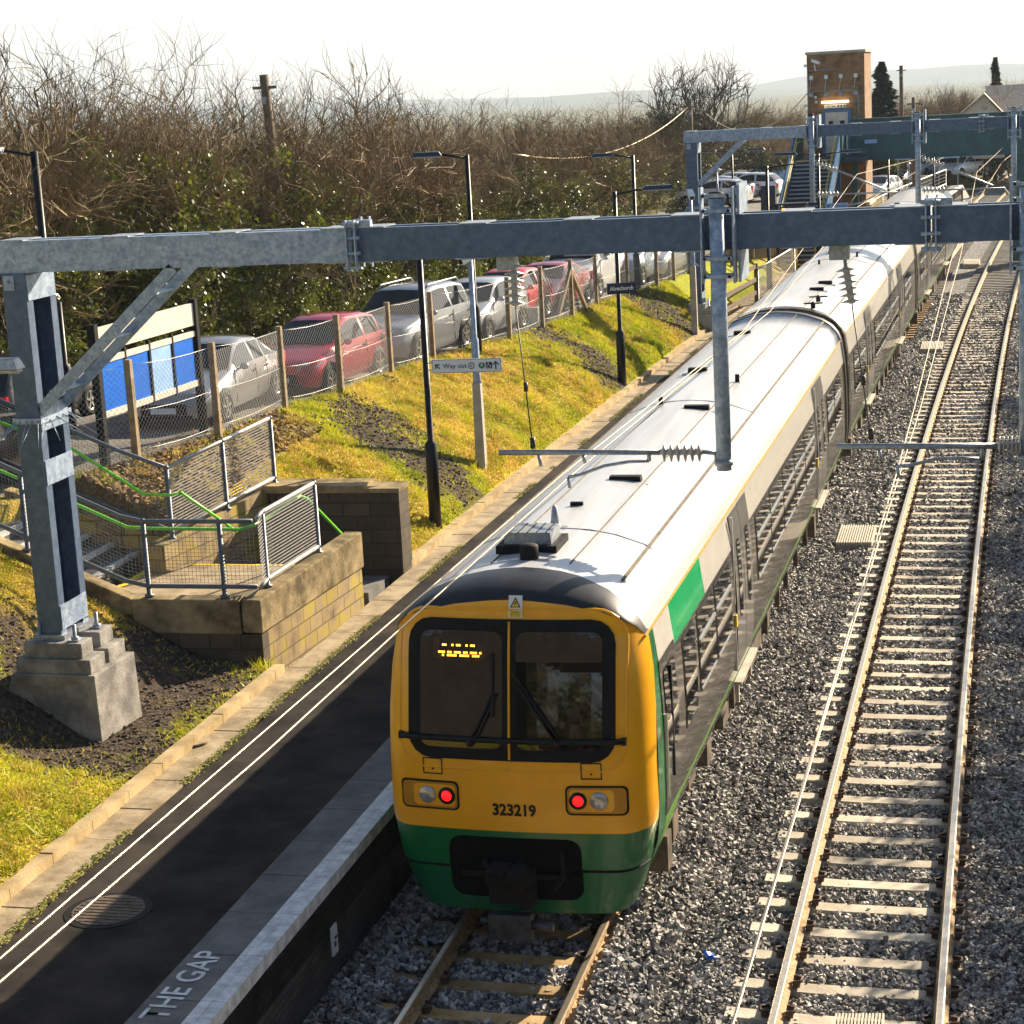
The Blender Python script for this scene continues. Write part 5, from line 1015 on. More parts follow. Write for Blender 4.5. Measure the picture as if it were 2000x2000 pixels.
# ---------------------------------------------------------------- cars
SIL=dict(
 hatch=[(0,.5),(.02,.66),(.06,.76),(.2,.93),(.26,.99),(.46,.96,1),(.56,1,1),(.78,.97,1),(.86,.93,1),(.97,.99),(.99,.8),(1,.55)],
 sedan=[(0,.5),(.02,.64),(.06,.74),(.22,.9),(.29,.95),(.45,.96,1),(.55,1,1),(.7,.96,1),(.86,1.0),(.97,.96),(.99,.8),(1,.55)],
 suv=[(0,.6),(.02,.8),(.05,.92),(.2,1.04),(.26,1.1),(.42,.97,1),(.55,1,1),(.82,.98,1),(.9,.94,1),(.98,1.12),(.99,.9),(1,.6)],
 van=[(0,.6),(.02,.85),(.05,.95),(.16,1.08),(.2,1.16),(.36,.95,1),(.42,1,1),(.9,1,1),(.97,.98,1),(.992,1.16),(.996,.9),(1,.6)])
def car(label,kind,col,L,W,H,loc,rotz,group='cars in the station car park',rails=False,metal=.35,stripe=False,plate=True):
    m=mat('car_paint',col,.28,metal,var=.02,coat=.9); sil=[]
    for p in SIL[kind]: sil.append((p[0]*L,p[1]*H if len(p)>2 else p[1]))
    cab=[p for p in SIL[kind] if len(p)>2]; yb0=SIL[kind][4][0]*L; yr0=cab[0][0]*L; yr1=cab[-1][0]*L; ye0=SIL[kind][-3][0]*L
    belt=SIL[kind][4][1]-.03
    def top(y): return float(np.interp(y,[a for a,b in sil],[b for a,b in sil]))
    def hw(y): return W/2*float(np.interp(y/L,[0,.02,.07,.2,.8,.95,.985,1],[.74,.86,.95,1,1,.95,.88,.8]))
    def cabf(y): return max(0,min(1,(y-yb0)/(yr0-yb0)))*max(0,min(1,(ye0-y)/(ye0-yr1)))
    def sec(y):
        T=top(y);w=hw(y);zb=.2+.06*max(0,1-y/(.08*L))+.08*max(0,1-(L-y)/(.08*L)); c=cabf(y)
        if T<belt+.02 or c<=0: b=T-.05; r=w*.86; zz=T-.012; r2=w*.55
        else: b=belt+.03*(y/L); k=(T-b)/(H-b); r=w*(.93-.2*k); zz=T-.05; r2=r*.72; b=min(b,T-.04)
        return [(w*.9,zb),(w*.99,zb+.13),(w,.55),(w*.96,b),(r,zz),(r2,T),(0,T+.015)]
    root=thing('parked_car',label,'car' if kind!='van' else 'van',loc,rotz,group)
    ys_=sorted(set([0,.012*L,.04*L,.1*L,.16*L,L*.93,L*.98]+[a for a,b in sil]+[yb0+(yr0-yb0)*.5,(yr0+yr1)/2,(yr1+ye0)/2]))
    g=G(); rows=[]
    for y in ys_:
        q=sec(y); rows.append([(-a,y,b) for a,b in q]+[(a,y,b) for a,b in reversed(q[:-1])])
    rows=[[p for p in r] for r in rows]; g.grid(rows,0,True); g.add(rows[0],[tuple(range(len(rows[0])))]); g.add(rows[-1],[tuple(reversed(range(len(rows[0]))))]); body=build('body',g,m,root,world=False)
    def topsurf(y,a,o=.012):
        q=sec(y); pts=[(0,q[6][1]),(q[5][0],q[5][1]),(q[4][0],q[4][1])]; s=abs(a); 
        if s<.6: t=s/.6; x=pts[1][0]*t; z=pts[0][1]+(pts[1][1]-pts[0][1])*t
        else: t=(s-.6)/.4; x=pts[1][0]+(pts[2][0]-pts[1][0])*t; z=pts[1][1]+(pts[2][1]-pts[1][1])*t
        return (math.copysign(x,a),y,z+o)
    av=[-.95,-.6,-.3,0,.3,.6,.95]
    for nm,y0,y1,dy in (('windscreen',yb0,yr0,-.012),('rear_window',yr1,ye0,.012)):
        g=G(); g.grid([[tuple(np.array(topsurf(y0+(y1-y0)*t,a))+np.array((0,dy,0))) for a in av] for t in (.06,.3,.6,.93)],0,True); build(nm,g,M['glass'],body,world=False)
    def side(y,t,s):
        q=sec(y); return (s*(q[3][0]+(q[4][0]-q[3][0])*t+.007),y,q[3][1]+(q[4][1]-q[3][1])*t)
    wins=[(yb0+(yr0-yb0)*.45,(yr0+yr1)/2-.05),((yr0+yr1)/2+.05,yr1-.03),(yr1+.06,yr1+(ye0-yr1)*.6)] if kind!='van' else [(yb0+(yr0-yb0)*.5,yr0+.25*(yr1-yr0)),(yr0+.33*(yr1-yr0),yr0+.6*(yr1-yr0)),(yr0+.66*(yr1-yr0),yr1)]
    for s in (-1,1):
        for y0,y1 in wins:
            g=G(); rows=[]
            for k in range(5):
                y=y0+(y1-y0)*k/4; 
                # keep the top edge under the roof line near the screens
                rows.append([side(y,t,s) for t in (.08,.5,.9)])
            g.grid(rows,0,True); build('side_window',g,M['glass'],body,world=False)
    r=.31 if kind in('hatch','sedan') else .35
    for s in (-1,1):
        for yy in (.19*L,.81*L):
            w=hw(yy); g=G(); g.lathe([(r+.07,-.1),(r+.07,.006),(r*.5,.008)],(s*(w-.004),yy,r),axis=(s,0,0),n=18); build('wheel_arch',g,M['blackm'],body,world=False)
            g=G(); g.lathe([(r*.66,-.18),(r*.95,-.18),(r,-.14),(r,-.03),(r*.95,.015),(r*.68,.02),(r*.66,-.01)],(s*(w+.008),yy,r),axis=(s,0,0),n=18); wh=build('wheel',g,M['rubber'],root,world=False)
            g=G(); c=Vector((s*(w+.012),yy,r)); g.lathe([(r*.66,-.06),(r*.68,.005),(r*.6,.006),(r*.58,-.04)],c,axis=(s,0,0),n=18)
            for k in range(5): q=k*1.2566+.3; g.bar(c,c+Vector((0,math.cos(q)*r*.62,math.sin(q)*r*.62)),.05,.02,up=(1,0,0))
            build('rim',g,M['chrome'],wh,world=False)
        w=hw(.05*L); z=.62 if kind in('hatch','sedan') else .78
        def corner(y,zz,o): 
            q=sec(y); return None
        g=G(); pts=[]
        for (y,dz,dx) in ((.012*L,-.06,-.30),(.02*L,-.07,-.06),(.06*L,-.0,.012),(.13*L,.1,.012),(.09*L,.1,-.1),(.03*L,.06,-.3)):
            pts.append((s*(hw(y)+dx),y-.015*(dx<0),z+dz+.03))
        c=Vector((0,0,0)); 
        for p in pts: c+=Vector(p)/6
        c+=Vector((s*.02,-.05,.03)); g.add([tuple(c)]+pts,[(0,i+1,(i+1)%6+1) for i in range(6)],0,False); build('headlight',g,M['lampw'],body,world=False)
        yq=L*.975; g=G(); g.box((s*(hw(yq)-.09),L*.985,z+.14),(.22,.1,.26)); build('tail_light',g,M['lampred2'],body,world=False)
        y=yb0+(yr0-yb0)*.5; g=G(); g.ball((s*(hw(y)+.1),y,belt+.06),.1,n=8,k=5,sq=(1,.6,.7)); g.bar((s*(hw(y)-.04),y,belt),(s*(hw(y)+.06),y,belt+.04),.06,.04); build('wing_mirror',g,m,body,world=False)
        if rails:
            g=G(); q=topsurf((yr0+yr1)/2,.9); g.tube([(s*abs(q[0]),yr0+.1,q[2]-.01),(s*abs(q[0]),yr0+.2,q[2]+.07),(s*abs(q[0]),yr1-.2,q[2]+.07),(s*abs(q[0]),yr1-.05,q[2]-.01)],.022,6); build('roof_rail',g,M['galvp'],body,world=False)
        ym=(yr0+yr1)/2
        for yd in (yb0+.15,ym,yr1+.05): g=G(); g.bar((s*(hw(yd)+.002),yd,.32),(s*(hw(yd)*.975+.004),yd,belt-.03),.008,.012); build('door_seam',g,M['blackm'],body,world=False)
        for yd in (ym-.2,yr1-.1): g=G(); g.bar((s*(hw(yd)*.985+.01),yd,belt-.14),(s*(hw(yd)*.985+.01),yd+.18,belt-.13),.02,.03); build('door_handle',g,M['blackm'],body,world=False)
    z=.42 if kind in('hatch','sedan') else .5
    g=G(); g.box((0,-.004,z),(W*.5,.03,.2)); g.box((0,-.0,z-.14),(W*.62,.04,.06)); build('grille',g,M['blackm'],body,world=False)
    if plate:
        for y,zz in ((-.022,z-.02),(L+.01,z+.18)): g=G(); g.box((0,y,zz),(.5,.012,.11)); build('number_plate',g,M['signw'],body,world=False)
    if stripe:
        for s in (-1,1):
            g=G(); g.grid([[tuple(np.array(topsurf(y,a,.006))) for a in (s*.12,s*.2,s*.34)] for y in np.linspace(yr0+.03,yr1-.02,5)],0,True); build('roof_stripe',g,M['signw'],body,world=False)
    return root
M['lampred2']=mat('rear_lamp',(.45,.02,.02),.2,0,var=0)
def place(px,py,L,W,hd,label,kind,col,H,**k):
    """front-right wheel ground contact at the pixel; hd = heading of the car's axis from front to rear"""
    p=onto(px,py); a=math.radians(hd); d=Vector((math.sin(a),math.cos(a),0)); r=Vector((d.y,-d.x,0))
    o=p-d*(.19*L)-r*(W/2); o.z=zcp(p.y)+.03; return car(label,kind,col,L,W,H,o,-a,**k)
place(446,830,4.75,1.82,-1.5,'silver saloon car parked behind the fence beside the blue notice board','sedan',(.3,.3,.3),1.46,metal=.6)
place(651,772,3.95,1.74,7,'dark red hatchback parked between the silver saloon and the silver estate','hatch',(.4,.006,.022),1.52,metal=.25)
place(823,712,4.35,1.84,9,'tall silver estate car with roof rails behind the lamp post with the Way out sign','suv',(.3,.32,.34),1.72,metal=.5,rails=True)
place(957,668,4.0,1.74,8,'white silver hatchback parked behind the grey camera pole','hatch',(.5,.52,.54),1.5)
place(1019,640,3.6,1.65,7,'bright red small car with white roof stripes behind the hanging insulator','hatch',(.6,.008,.012),1.5,metal=.1,stripe=True)
place(1098,612,4.2,1.72,6,'faded red low car half hidden behind the strutted fence post','sedan',(.42,.05,.06),1.36,metal=.2)
place(1173,582,4.3,1.8,6,'tall white van with dark side windows by the fence','van',(.75,.76,.76),1.95,metal=0)
place(1257,560,4.5,1.8,5,'silver blue estate car parked just beyond the white van','suv',(.35,.42,.5),1.6)
place(1312,545,4.2,1.76,5,'pale silver hatchback near the far end of the fence by the portal mast','hatch',(.42,.44,.46),1.5)
o=onto(215,886); car('black estate car at the left edge behind the steel mast and notice board','suv',(.008,.008,.009),4.7,1.85,1.6,(o.x-.95,29.8,zcp(30)+.03),math.radians(180-6),metal=.2)
o=P(20,760,Y=33); car('black hatchback farther back at the left edge','hatch',(.01,.01,.012),4.1,1.76,1.5,(o.x-.6,36.5,zcp(36)+.03),math.radians(180),metal=.2)
def farcar(px,py,hd,label,kind,col,L,H,z):
    p=P(px,py,z=z); a=math.radians(hd); d=Vector((math.sin(a),math.cos(a),0)); r=Vector((d.y,-d.x,0)); o=p-d*L+r*.0; o.z=z; car(label,kind,col,L,1.78,H,o,-a,plate=False)
zf=1.95
farcar(1466,400,96,'nearest silver car of the far row facing the hedge, beside the twin lamp post','hatch',(.6,.6,.6),4.2,1.48,zf)
farcar(1477,391,96,'pale blue silver saloon, second of the far row facing the hedge','sedan',(.5,.55,.62),4.4,1.45,zf)
farcar(1489,384,96,'white car, third of the far row facing the hedge','hatch',(.75,.74,.72),4.0,1.5,zf)
farcar(1500,376,96,'dark roofed car at the back of the far row facing the hedge','sedan',(.2,.18,.17),4.4,1.45,zf)
farcar(1536,362,80,'blue silver hatchback beside the top of the footbridge stairs','hatch',(.35,.45,.58),4.2,1.5,zf)
farcar(1528,386,100,'white car with a yellow number plate behind the navy cabinet','hatch',(.75,.75,.72),4.0,1.5,zf)
zf=1.0
farcar(1742,384,20,'white and blue car parked right of the lift tower base','hatch',(.7,.72,.75),4.0,1.45,zf)
farcar(1776,364,14,'dark blue van parked right of the lift tower','suv',(.03,.06,.14),4.5,1.8,zf)
farcar(1822,341,20,'pale blue car beyond the far platform railing','hatch',(.3,.42,.62),4.2,1.5,zf)
farcar(1868,338,30,'silver car beyond the far platform by the palisade fence','hatch',(.55,.6,.66),4.2,1.5,zf)
farcar(1905,340,30,'white car farthest right beyond the platform end','hatch',(.7,.72,.74),4.2,1.5,zf)
farcar(1762,350,18,'small white car between the dark blue van and the white car','hatch',(.72,.72,.7),3.9,1.45,zf)
farcar(1800,327,20,'dark grey car in the row under the footbridge, left of the pale blue car','sedan',(.1,.11,.13),4.3,1.45,zf)
farcar(1846,326,24,'white car in the back row under the footbridge','hatch',(.7,.7,.7),4.1,1.5,zf)
# ---------------------------------------------------------------- lift tower, footbridge, stairs
AT=-sl(92); RT=Matrix.Rotation(AT,3,'Z'); TO=Vector((-5.49,92,0))
tl=lambda p:TO+RT@Vector(p)
root=thing('lift_tower','tall brown brick lift tower with cameras and floodlights on its front','lift tower',tl((-1.3,1.5,1)))
W_=2.62
g=G(tl); g.box2((-W_,0,.6),(0,3,9.64)); wl=build('brick_wall',g,M['brickt'],root); g=G(tl); g.box2((-W_-.06,-.06,9.64),(.06,3.06,9.76)); build('coping',g,M['conc'],root)
g=G(tl); g.box2((-1.95,-.05,5.0),(-.62,.02,7.15)); build('door_frame',g,M['bblu'],root)
dr=None
for xa,xb in ((-1.8,-1.295),(-1.285,-.78)):
    g=G(tl); g.box2((xa,-.07,5.05),(xb,-.02,7.0)); d=build('lift_door',g,M['door'],root); g=G(tl); xm=(xa+xb)/2; g.box2((xm-.1,-.085,6.42),(xm+.1,-.071,6.62)); build('vision_panel',g,M['blackm'],d)
g=G(tl); g.box2((-1.95,-.25,7.42),(-.72,-.05,7.53)); build('tube_light',g,M['lit'],root)
f=lambda x,z,o=0: tl((x,-.08-o,z)); g=G(); fbx(g,f,-1.85,-.85,7.2,7.36,-.05,0); ls=build('lift_sign',g,M['signw'],root)
text_mesh('lettering','Lift',.12,M['navy'],lambda x,y:f(x-1.65,7.28+y,.01),ls); g=G()
for k in range(3): disc(g,f,-1.2+.14*k,7.28,.05,0,.01,10)
for k in range(2): fbx(g,f,-1.5+.1*k,-1.43+.1*k,7.26,7.3,.002,.01)
build('symbol',g,M['navy'],ls)
for x in (-2.42,-1.74,-1.07,-.4):
    g=G(tl); g.box2((x-.08,-.1,8.52),(x+.08,-.001,8.7)); g.tube([(x,-.1,8.52),(x-.05,-.12,8.2),(x-.08,-.1,8.0)],.012,4); build('floodlight_bracket',g,M['signw'],root)
    g=G(tl); g.box2((x-.08,-.25,7.74),(x+.1,-.05,7.92)); build('floodlight',g,M['galvp'],root)
g=G(tl); g.tube([(-2.55,-.1,7.97),(-.45,-.1,7.97),(-.3,-.1,7.9),(-.28,-.1,6.5)],.035,6); g.tube([(-2.57,-.06,9.0),(-2.57,-.06,6.6)],.025,5); g.tube([(-.75,-.04,7.45),(-.1,-.04,7.45)],.02,5); g.tube([(-2.5,-.1,8.92),(-1.25,-.12,8.95)],.035,6); build('conduit',g,M['galvp'],root)
g=G(tl); g.tube([(-2.2,-.15,8.9),(-2.25,-.2,9.2)],.03,6); g.bar((-2.35,-.1,9.38),(-2.0,-.35,9.25),.14,.13); build('camera',g,M['signw'],root)
g=G(tl); g.ball((-2.2,-.2,7.5),.07,n=8,k=5); g.ball((-2.22,-.2,7.72),.07,n=8,k=5); g.box2((-2.75,-.1,7.3),(-2.6,.1,7.42)); g.box2((-2.75,-.1,9.1),(-2.6,.1,9.22)); build('dome_camera',g,M['signw'],root)
g=G(tl); g.box2((.0,.1,2.7),(.16,2.9,2.85)); g.box2((-.3,-.12,.9),(.14,-.02,2.6)) if False else None; build('string_course',g,M['concl'],root)
f=lambda x,z,o=0: tl((x,-.02-o,z)); s3=thing('platform_number_sign','small navy sign with a white 3 at the foot of the lift tower','sign',tl((-.2,-.1,3.0))); c3=P(1678,392,Y=91.5); f3=plane_at(c3,(1,-.04,0)); g=G(); fbx(g,f3,-.11,.11,-.14,.14,-.03,.0); build('panel',g,M['navy'],s3); text_mesh('lettering','3',.22,M['signw'],lambda x,y:f3(x,y,.01),s3)
root=thing('footbridge','dark green footbridge girder crossing all the tracks from the lift tower','footbridge',tl((2,0,4.8)))
def bp(x,y,z): return tl((x,y,z))
g=G(tl); g.box2((-.6,-.75,4.86),(7.5,-.6,6.62)); build('girder',g,M['bridge'],root); g=G(tl); g.box2((.02,1.1,4.86),(7.5,1.25,6.62)); build('girder',g,M['bridge'],root)
g=G(tl); g.box2((.02,-.6,4.95),(7.5,1.1,5.05)); build('deck',g,M['stepd'],root)
g=G(tl)
for z in (6.62,4.8): g.box2((-.6,-.85,z),(7.5,-.5,z+.06))
for z in (6.1,5.75): g.box2((-.6,-.775,z),(7.5,-.752,z+.035))
for k in range(7): g.box2((.5+1.1*k,-.77,4.87),(.53+1.1*k,-.752,6.6))
build('stiffener',g,M['bridge'],root)
g=G(tl); g.box2((.05,-.8,5.55),(.6,-.778,5.72)); build('bridge_plate',g,M['bpale'],root)
g=G(tl); g.box2((6.6,-.7,0),(7.2,1.2,4.8)); build('pier',g,M['bridge'],root)
g=G(tl); g.box2((-.55,-.62,1.0),(-.3,-.4,4.8)); build('column',g,M['bridge'],root)
root=thing('footbridge_stairs','steep blue grey stairs with yellow handrails climbing to the footbridge lift','staircase',(-7.2,81,.95))
SX0,SX1=-8.52,-6.62; NS=25; sy0,sy1,sz0,sz1=80.8,88.6,.95,5.02
stx=lambda y:-.0+(sh(y)-sh(85))
for i in range(NS):
    y=sy0+(sy1-sy0)*i/NS; z=sz0+(sz1-sz0)*(i+1)/NS; o=stx(y); g=G(); g.box2((SX0+o,y,z-.2),(SX1+o,y+.36,z)); st=build('step',g,M['stepd'],root); g=G(); g.box2((SX0+.03+o,y-.012,z-.055),(SX1-.03+o,y+.05,z+.004)); build('step_edge',g,M['yline'] if i in (0,8,9,24) else M['bpale2'] if 'bpale2' in M else M['galvp'],root)
g=G(); o=stx(90); g.box2((SX0+o,88.6,4.85),(SX1+o+1.1,92,5.02)); build('landing',g,M['stepd'],root)
for x in (SX0-.08,SX1+.02):
    g=G(); a=Vector((x+stx(sy0),sy0-.1,sz0-.1)); b=Vector((x+stx(sy1),sy1,sz1)); up=Vector((0,0,1.15)); 
    g.add([a,b,b+up,a+up,a+Vector((.06,0,0)),b+Vector((.06,0,0)),b+up+Vector((.06,0,0)),a+up+Vector((.06,0,0))],[(0,1,2,3),(7,6,5,4),(3,2,6,7),(0,3,7,4)]); build('side_panel',g,M['bblu'],root)
    s=1 if x<-7.5 else -1
    for h,ofs in ((1.0,.14),(.72,.14)):
        g=G(); pts=[a+Vector((s*ofs,-.2,h-.15)),a+Vector((s*ofs,.1,h+.05)),a.lerp(b,.36)+Vector((s*ofs,0,h+.05)),a.lerp(b,.42)+Vector((s*ofs,0,h+.0)),b+Vector((s*ofs,0,h+.05)),b+Vector((s*ofs,2,h+.05))]; g.tube(pts,.02,6); build('handrail',g,M['yline'],root)
g=G(); g.box2((SX1+stx(90)+.02,88.6,5.0),(SX1+stx(90)+.1,91.2,6.2)); build('landing_parapet',g,M['bridge'],root); g=G(); g.box2((SX0+stx(90)-.1,88.6,5.0),(SX0+stx(90)-.02,92,6.2)); build('landing_parapet',g,M['bridge'],root)
for yy in (82.5,85.5,88.4):
    g=G(); z=sz0+(sz1-sz0)*(yy-sy0)/(sy1-sy0)-.1
    for x in (SX0,SX1): g.box2((x+stx(yy)-.08,yy,.8),(x+stx(yy)+.08,yy+.16,z))
    build('column',g,M['bblu'],root)
# ---------------------------------------------------------------- station furniture
YD=79.0; c=P(1549,412,Y=YD); f=plane_at(c,(1,-.03,0)); root=thing('information_display','dark departure display with amber lettering under a flat hood','display',c); g=G(); fbx(g,f,-.52,.52,-.16,.16,-.25,.0); build('display_case',g,M['blackm'],root)
g=G()
r_=random.Random(4)
for row,(xa,xb) in ((.09,(-.45,-.08)),(.01,(-.45,-.05)),(-.09,(-.1,.12)),(.09,(.3,.46)),(.01,(.2,.46))):
    x=xa
    while x<xb: w=r_.uniform(.02,.05); fbx(g,f,x,x+w,row-.022,row+.022,.002,.006); x+=w+.012
build('display_text',g,M['amber'],root); g=G(); fbx(g,f,-.72,.55,.24,.31,-.5,.15); fbx(g,f,-.3,-.25,.16,.24,-.1,0); fbx(g,f,.2,.25,.16,.24,-.1,0); build('hood',g,M['black'],root); g=G(); fbx(g,f,-.72,-.6,-2.4,.26,-.2,-.08); build('post',g,M['black'],root)
c=P(1502,416,z=2.0); root=thing('equipment_cabinet','tall navy equipment cabinet standing beside the footbridge stairs','cabinet',c); g=G(); g.box((c.x,c.y,c.z+.72),(.74,.6,1.35)); build('cabinet_body',g,M['navy'],root,bevel=.02); g=G(); g.box((c.x,c.y,c.z+.0),(.95,.7,.12)); build('plinth',g,M['concl'],root)
g=G(); g.box((c.x-.1,c.y-.31,c.z+.72),(.01,.01,1.2)); g.box((c.x+.1,c.y-.31,c.z+.8),(.03,.03,.12)); build('door_seam',g,M['blackm'],root)
c=P(1634,402,Y=80.5); f=plane_at(c,(1,-.03,0)); root=thing('way_out_sign','pale Way out sign with a left arrow in front of the footbridge stairs','sign',c); g=G(); fbx(g,f,-.46,.46,-.11,.11,-.03,0); build('panel',g,M['bpale'],root); text_mesh('lettering','Way out',.15,M['navy'],lambda x,y:f(x+.1,y,.01),root); g=G(); arrow(g,f,-.33,0,math.pi,.07,o=.012); build('arrow',g,M['navy'],root); g=G(); fbx(g,f,-.43,-.37,-3.0,-.1,-.1,-.03); build('post',g,M['black'],root)
# timber fence and barred railing at the foot of the platform ramp
root=thing('timber_fence','dark timber post and board fence at the end of the grass beyond the far mast','fence',P(1440,560,z=1.2))
ta=P(1395,640,z=1.0); tb=P(1478,590,z=1.0); tc=P(1545,500,z=1.2); td=P(1400,525,z=1.9)
for p,h in ((ta,1.4),(tb,1.35),(P(1430,520,z=1.9),1.5),(P(1470,505,z=1.9),1.5),(td,1.5),(tc,1.5)): g=G(); g.box(p+Vector((0,0,h/2)),(.13,.13,h)); build('post',g,M['wood'],root)
for a,b,hs in ((ta,tb,(.35,.8,1.25)),(td,tc,(.5,1.35))):
    for h in hs: g=G(); g.bar(a+Vector((0,-.08,h)),b+Vector((0,-.08,h)),.05,.14); build('rail',g,M['wood'],root)
g=G(); n=26; r_=random.Random(9)
for k in range(n): p=td.lerp(tc,(k+.5)/n); g.box(p+Vector((0,.05,.75)),((tc-td).length/n*.8,.02,1.2+r_.uniform(-.04,.04)))
build('board',g,M['wood2'],root)
ra=P(1481,590,z=1.0); rb=P(1552,540,z=1.0); railing('barred_railing','pale barred railing at the platform edge beyond the far mast',[ra,ra.lerp(rb,.5),rb],.08,1.15,'bars',[ra,rb],tm='raill',bars=16)
c=P(1552,525,z=1.05); g=G(); g.box(c+Vector((0,0,.62)),(.22,.1,1.3)); tag(build('yellow_post',g,M['yline'],bevel=.01),'yellow post at the end of the pale barred railing by the stairs','post')
# far platform railing, barrier, palisade fence
pts=[Vector((ul(y)+sh(y)+.05,y,.93)) for y in (97,104,111,118,125,132,138.5)]
railing('platform_railing','long pale railing along the back of the far platform right of the lift tower',pts,.12,1.1,'bars',pts,tm='raill',bars=5,rt=.05)
for y in (118,131):
    c=uv(ul(y)+.9,y,.93); lamp=None
c=P(1812,372,z=.95); root=thing('platform_hut','small cream and dark box standing on the far platform end','hut',c); g=G(); g.box(c+Vector((0,0,.45)),(.9,.8,.9)); build('box_body',g,M['render'],root); g=G(); g.box(c+Vector((0,0,.93)),(1.0,.9,.06)); build('box_lid',g,M['conc'],root)
pa=P(1898,345,z=.9); pb=P(1948,333,z=1.0); pc=P(2030,318,z=1.1); root=thing('palisade_fence','tall grey palisade fence climbing the bank beyond the platform end','fence',pa); 
for a,b in ((pa,pb),(pb,pc)):
    n=int((b-a).length/2.6); g=G()
    for k in range(n+1): q=a.lerp(b,k/n); gg=G(); gg.box(q+Vector((0,0,.9)),(.12,.12,2.0)); build('post',gg,M['galvd'],root)
    m_=int((b-a).length/.32)
    for k in range(m_): q=a.lerp(b,k/m_); g.box(q+Vector((0,0,.85)),(.06,.02,1.6))
    for z in (.4,1.4): g.bar(a+Vector((0,0,z)),b+Vector((0,0,z)),.04,.06)
    build('pales',g,M['galvp'],root)
# two station signs under the bridge
for (px,py,w,h,l) in ((1764,307,.9,.3,'pale blue sign board under the footbridge, the left one of two'),(1852,305,1.5,.26,'long pale blue sign board under the footbridge beside the palisade fence')):
    c=P(px,py,Y=118 if px<1800 else 135); f=plane_at(c,(1,-.05,0)); root=thing('sign_board',l,'sign',c); g=G(); fbx(g,f,-w/2,w/2,-h/2,h/2,-.04,0); build('panel',g,M['bpale'],root); g=G(); fbx(g,f,-w/2+.1,-w/2+.16,-c.z+1,h/2,-.1,-.04); fbx(g,f,w/2-.16,w/2-.1,-c.z+1,h/2,-.1,-.04); build('post',g,M['galvp'],root)
# house
hc=P(1925,215,Y=150); root=thing('house','cream gabled house with pale roofs behind the footbridge','house',(hc.x,150,0))
xa=P(1866,215,Y=150).x; xb=P(1962,215,Y=150).x; ze=5.15; za=6.75; xm=P(1922,183,Y=150).x
g=G(); g.add([(xa,150,2.2),(xb,150,2.2),(xb,150,ze),(xm,150,za),(xa,150,ze),(xa,156,2.2),(xb,156,2.2),(xb,156,ze),(xm,156,za),(xa,156,ze)],[(0,1,2,3,4),(9,8,7,6,5),(1,6,7,2),(0,4,9,5)]); g.box2((xa+2.4,154,2.4),(xb+7,162,5.2)); build('wall',g,M['render'],root)
def roof(g,x0,x1,xm,y0,y1,ze,za,t=.12):
    for s,xe in ((0,x0),(1,x1)):
        d=-.35 if s==0 else .35; a=Vector((xe+d,y0-.3,ze-.25));b=Vector((xm,y0-.3,za+.08));c=Vector((xm,y1,za+.08));e=Vector((xe+d,y1,ze-.25)); u=Vector((0,0,t)); g.add([a,b,c,e,a+u,b+u,c+u,e+u],[(0,1,2,3),(7,6,5,4),(0,4,5,1),(3,2,6,7),(0,3,7,4)])
g=G(); roof(g,xa,xb,xm,150,156,ze,za); build('roof',g,M['roofc'],root)
g=G(); xr0,xr1=xa+2.2,xb+7; zr_=7.4
g.add([(xr0,153.5,ze-.2),(xr1,153.5,ze-.2),(xr1,158,zr_),(xr0,158,zr_),(xr1,162.5,ze-.2),(xr0,162.5,ze-.2)],[(0,1,2,3),(3,2,4,5)]); g.add([(xr0+.3,153.6,ze-.2),(xr0+.3,158,zr_-.1),(xr0+.3,162.4,ze-.2)],[(0,1,2)]); build('roof',g,M['roofc'],root)
g=G(); g.ball((xm,149.95,ze+.75),.2,n=10,k=4,sq=(1,.2,1)); build('round_vent',g,M['conc'],root)
# timber poles
def pole(label,px,pyb,pyt,Y,r,lean=0,zb=2.2,cross=False):
    t=P(px,pyt,Y=Y); b=Vector((P(pyb[0],pyb[1],Y=Y).x if isinstance(pyb,tuple) else t.x,Y,zb)); root=thing('telegraph_pole',label,'pole',b); g=G(); g.tube([b,b.lerp(t,.5),t],[r*1.15,r*1.05,r],10); build('post',g,M['wood'],root)
    g=G(); g.bar(t+Vector((-.35,0,-.35)),t+Vector((.35,0,-.35)),.06,.08); g.box(t+Vector((.0,-r,-.7)),(.14,.04,.2),m=1); build('crossbar',g,[M['wood'],M['galvp']],root)
pole('thick weathered timber pole leaning in the bare hedge on the left',515,(570,600),146,52,.13)
pole('telegraph pole in front of the ivy clad bare tree',1348,(1351,330),195,104,.1)
pole('telegraph pole on the skyline right of the lift tower',1760,None,128,150,.14)
pole('thin grey pole standing behind the far beam, right of the tower',1784,None,190,110,.1)
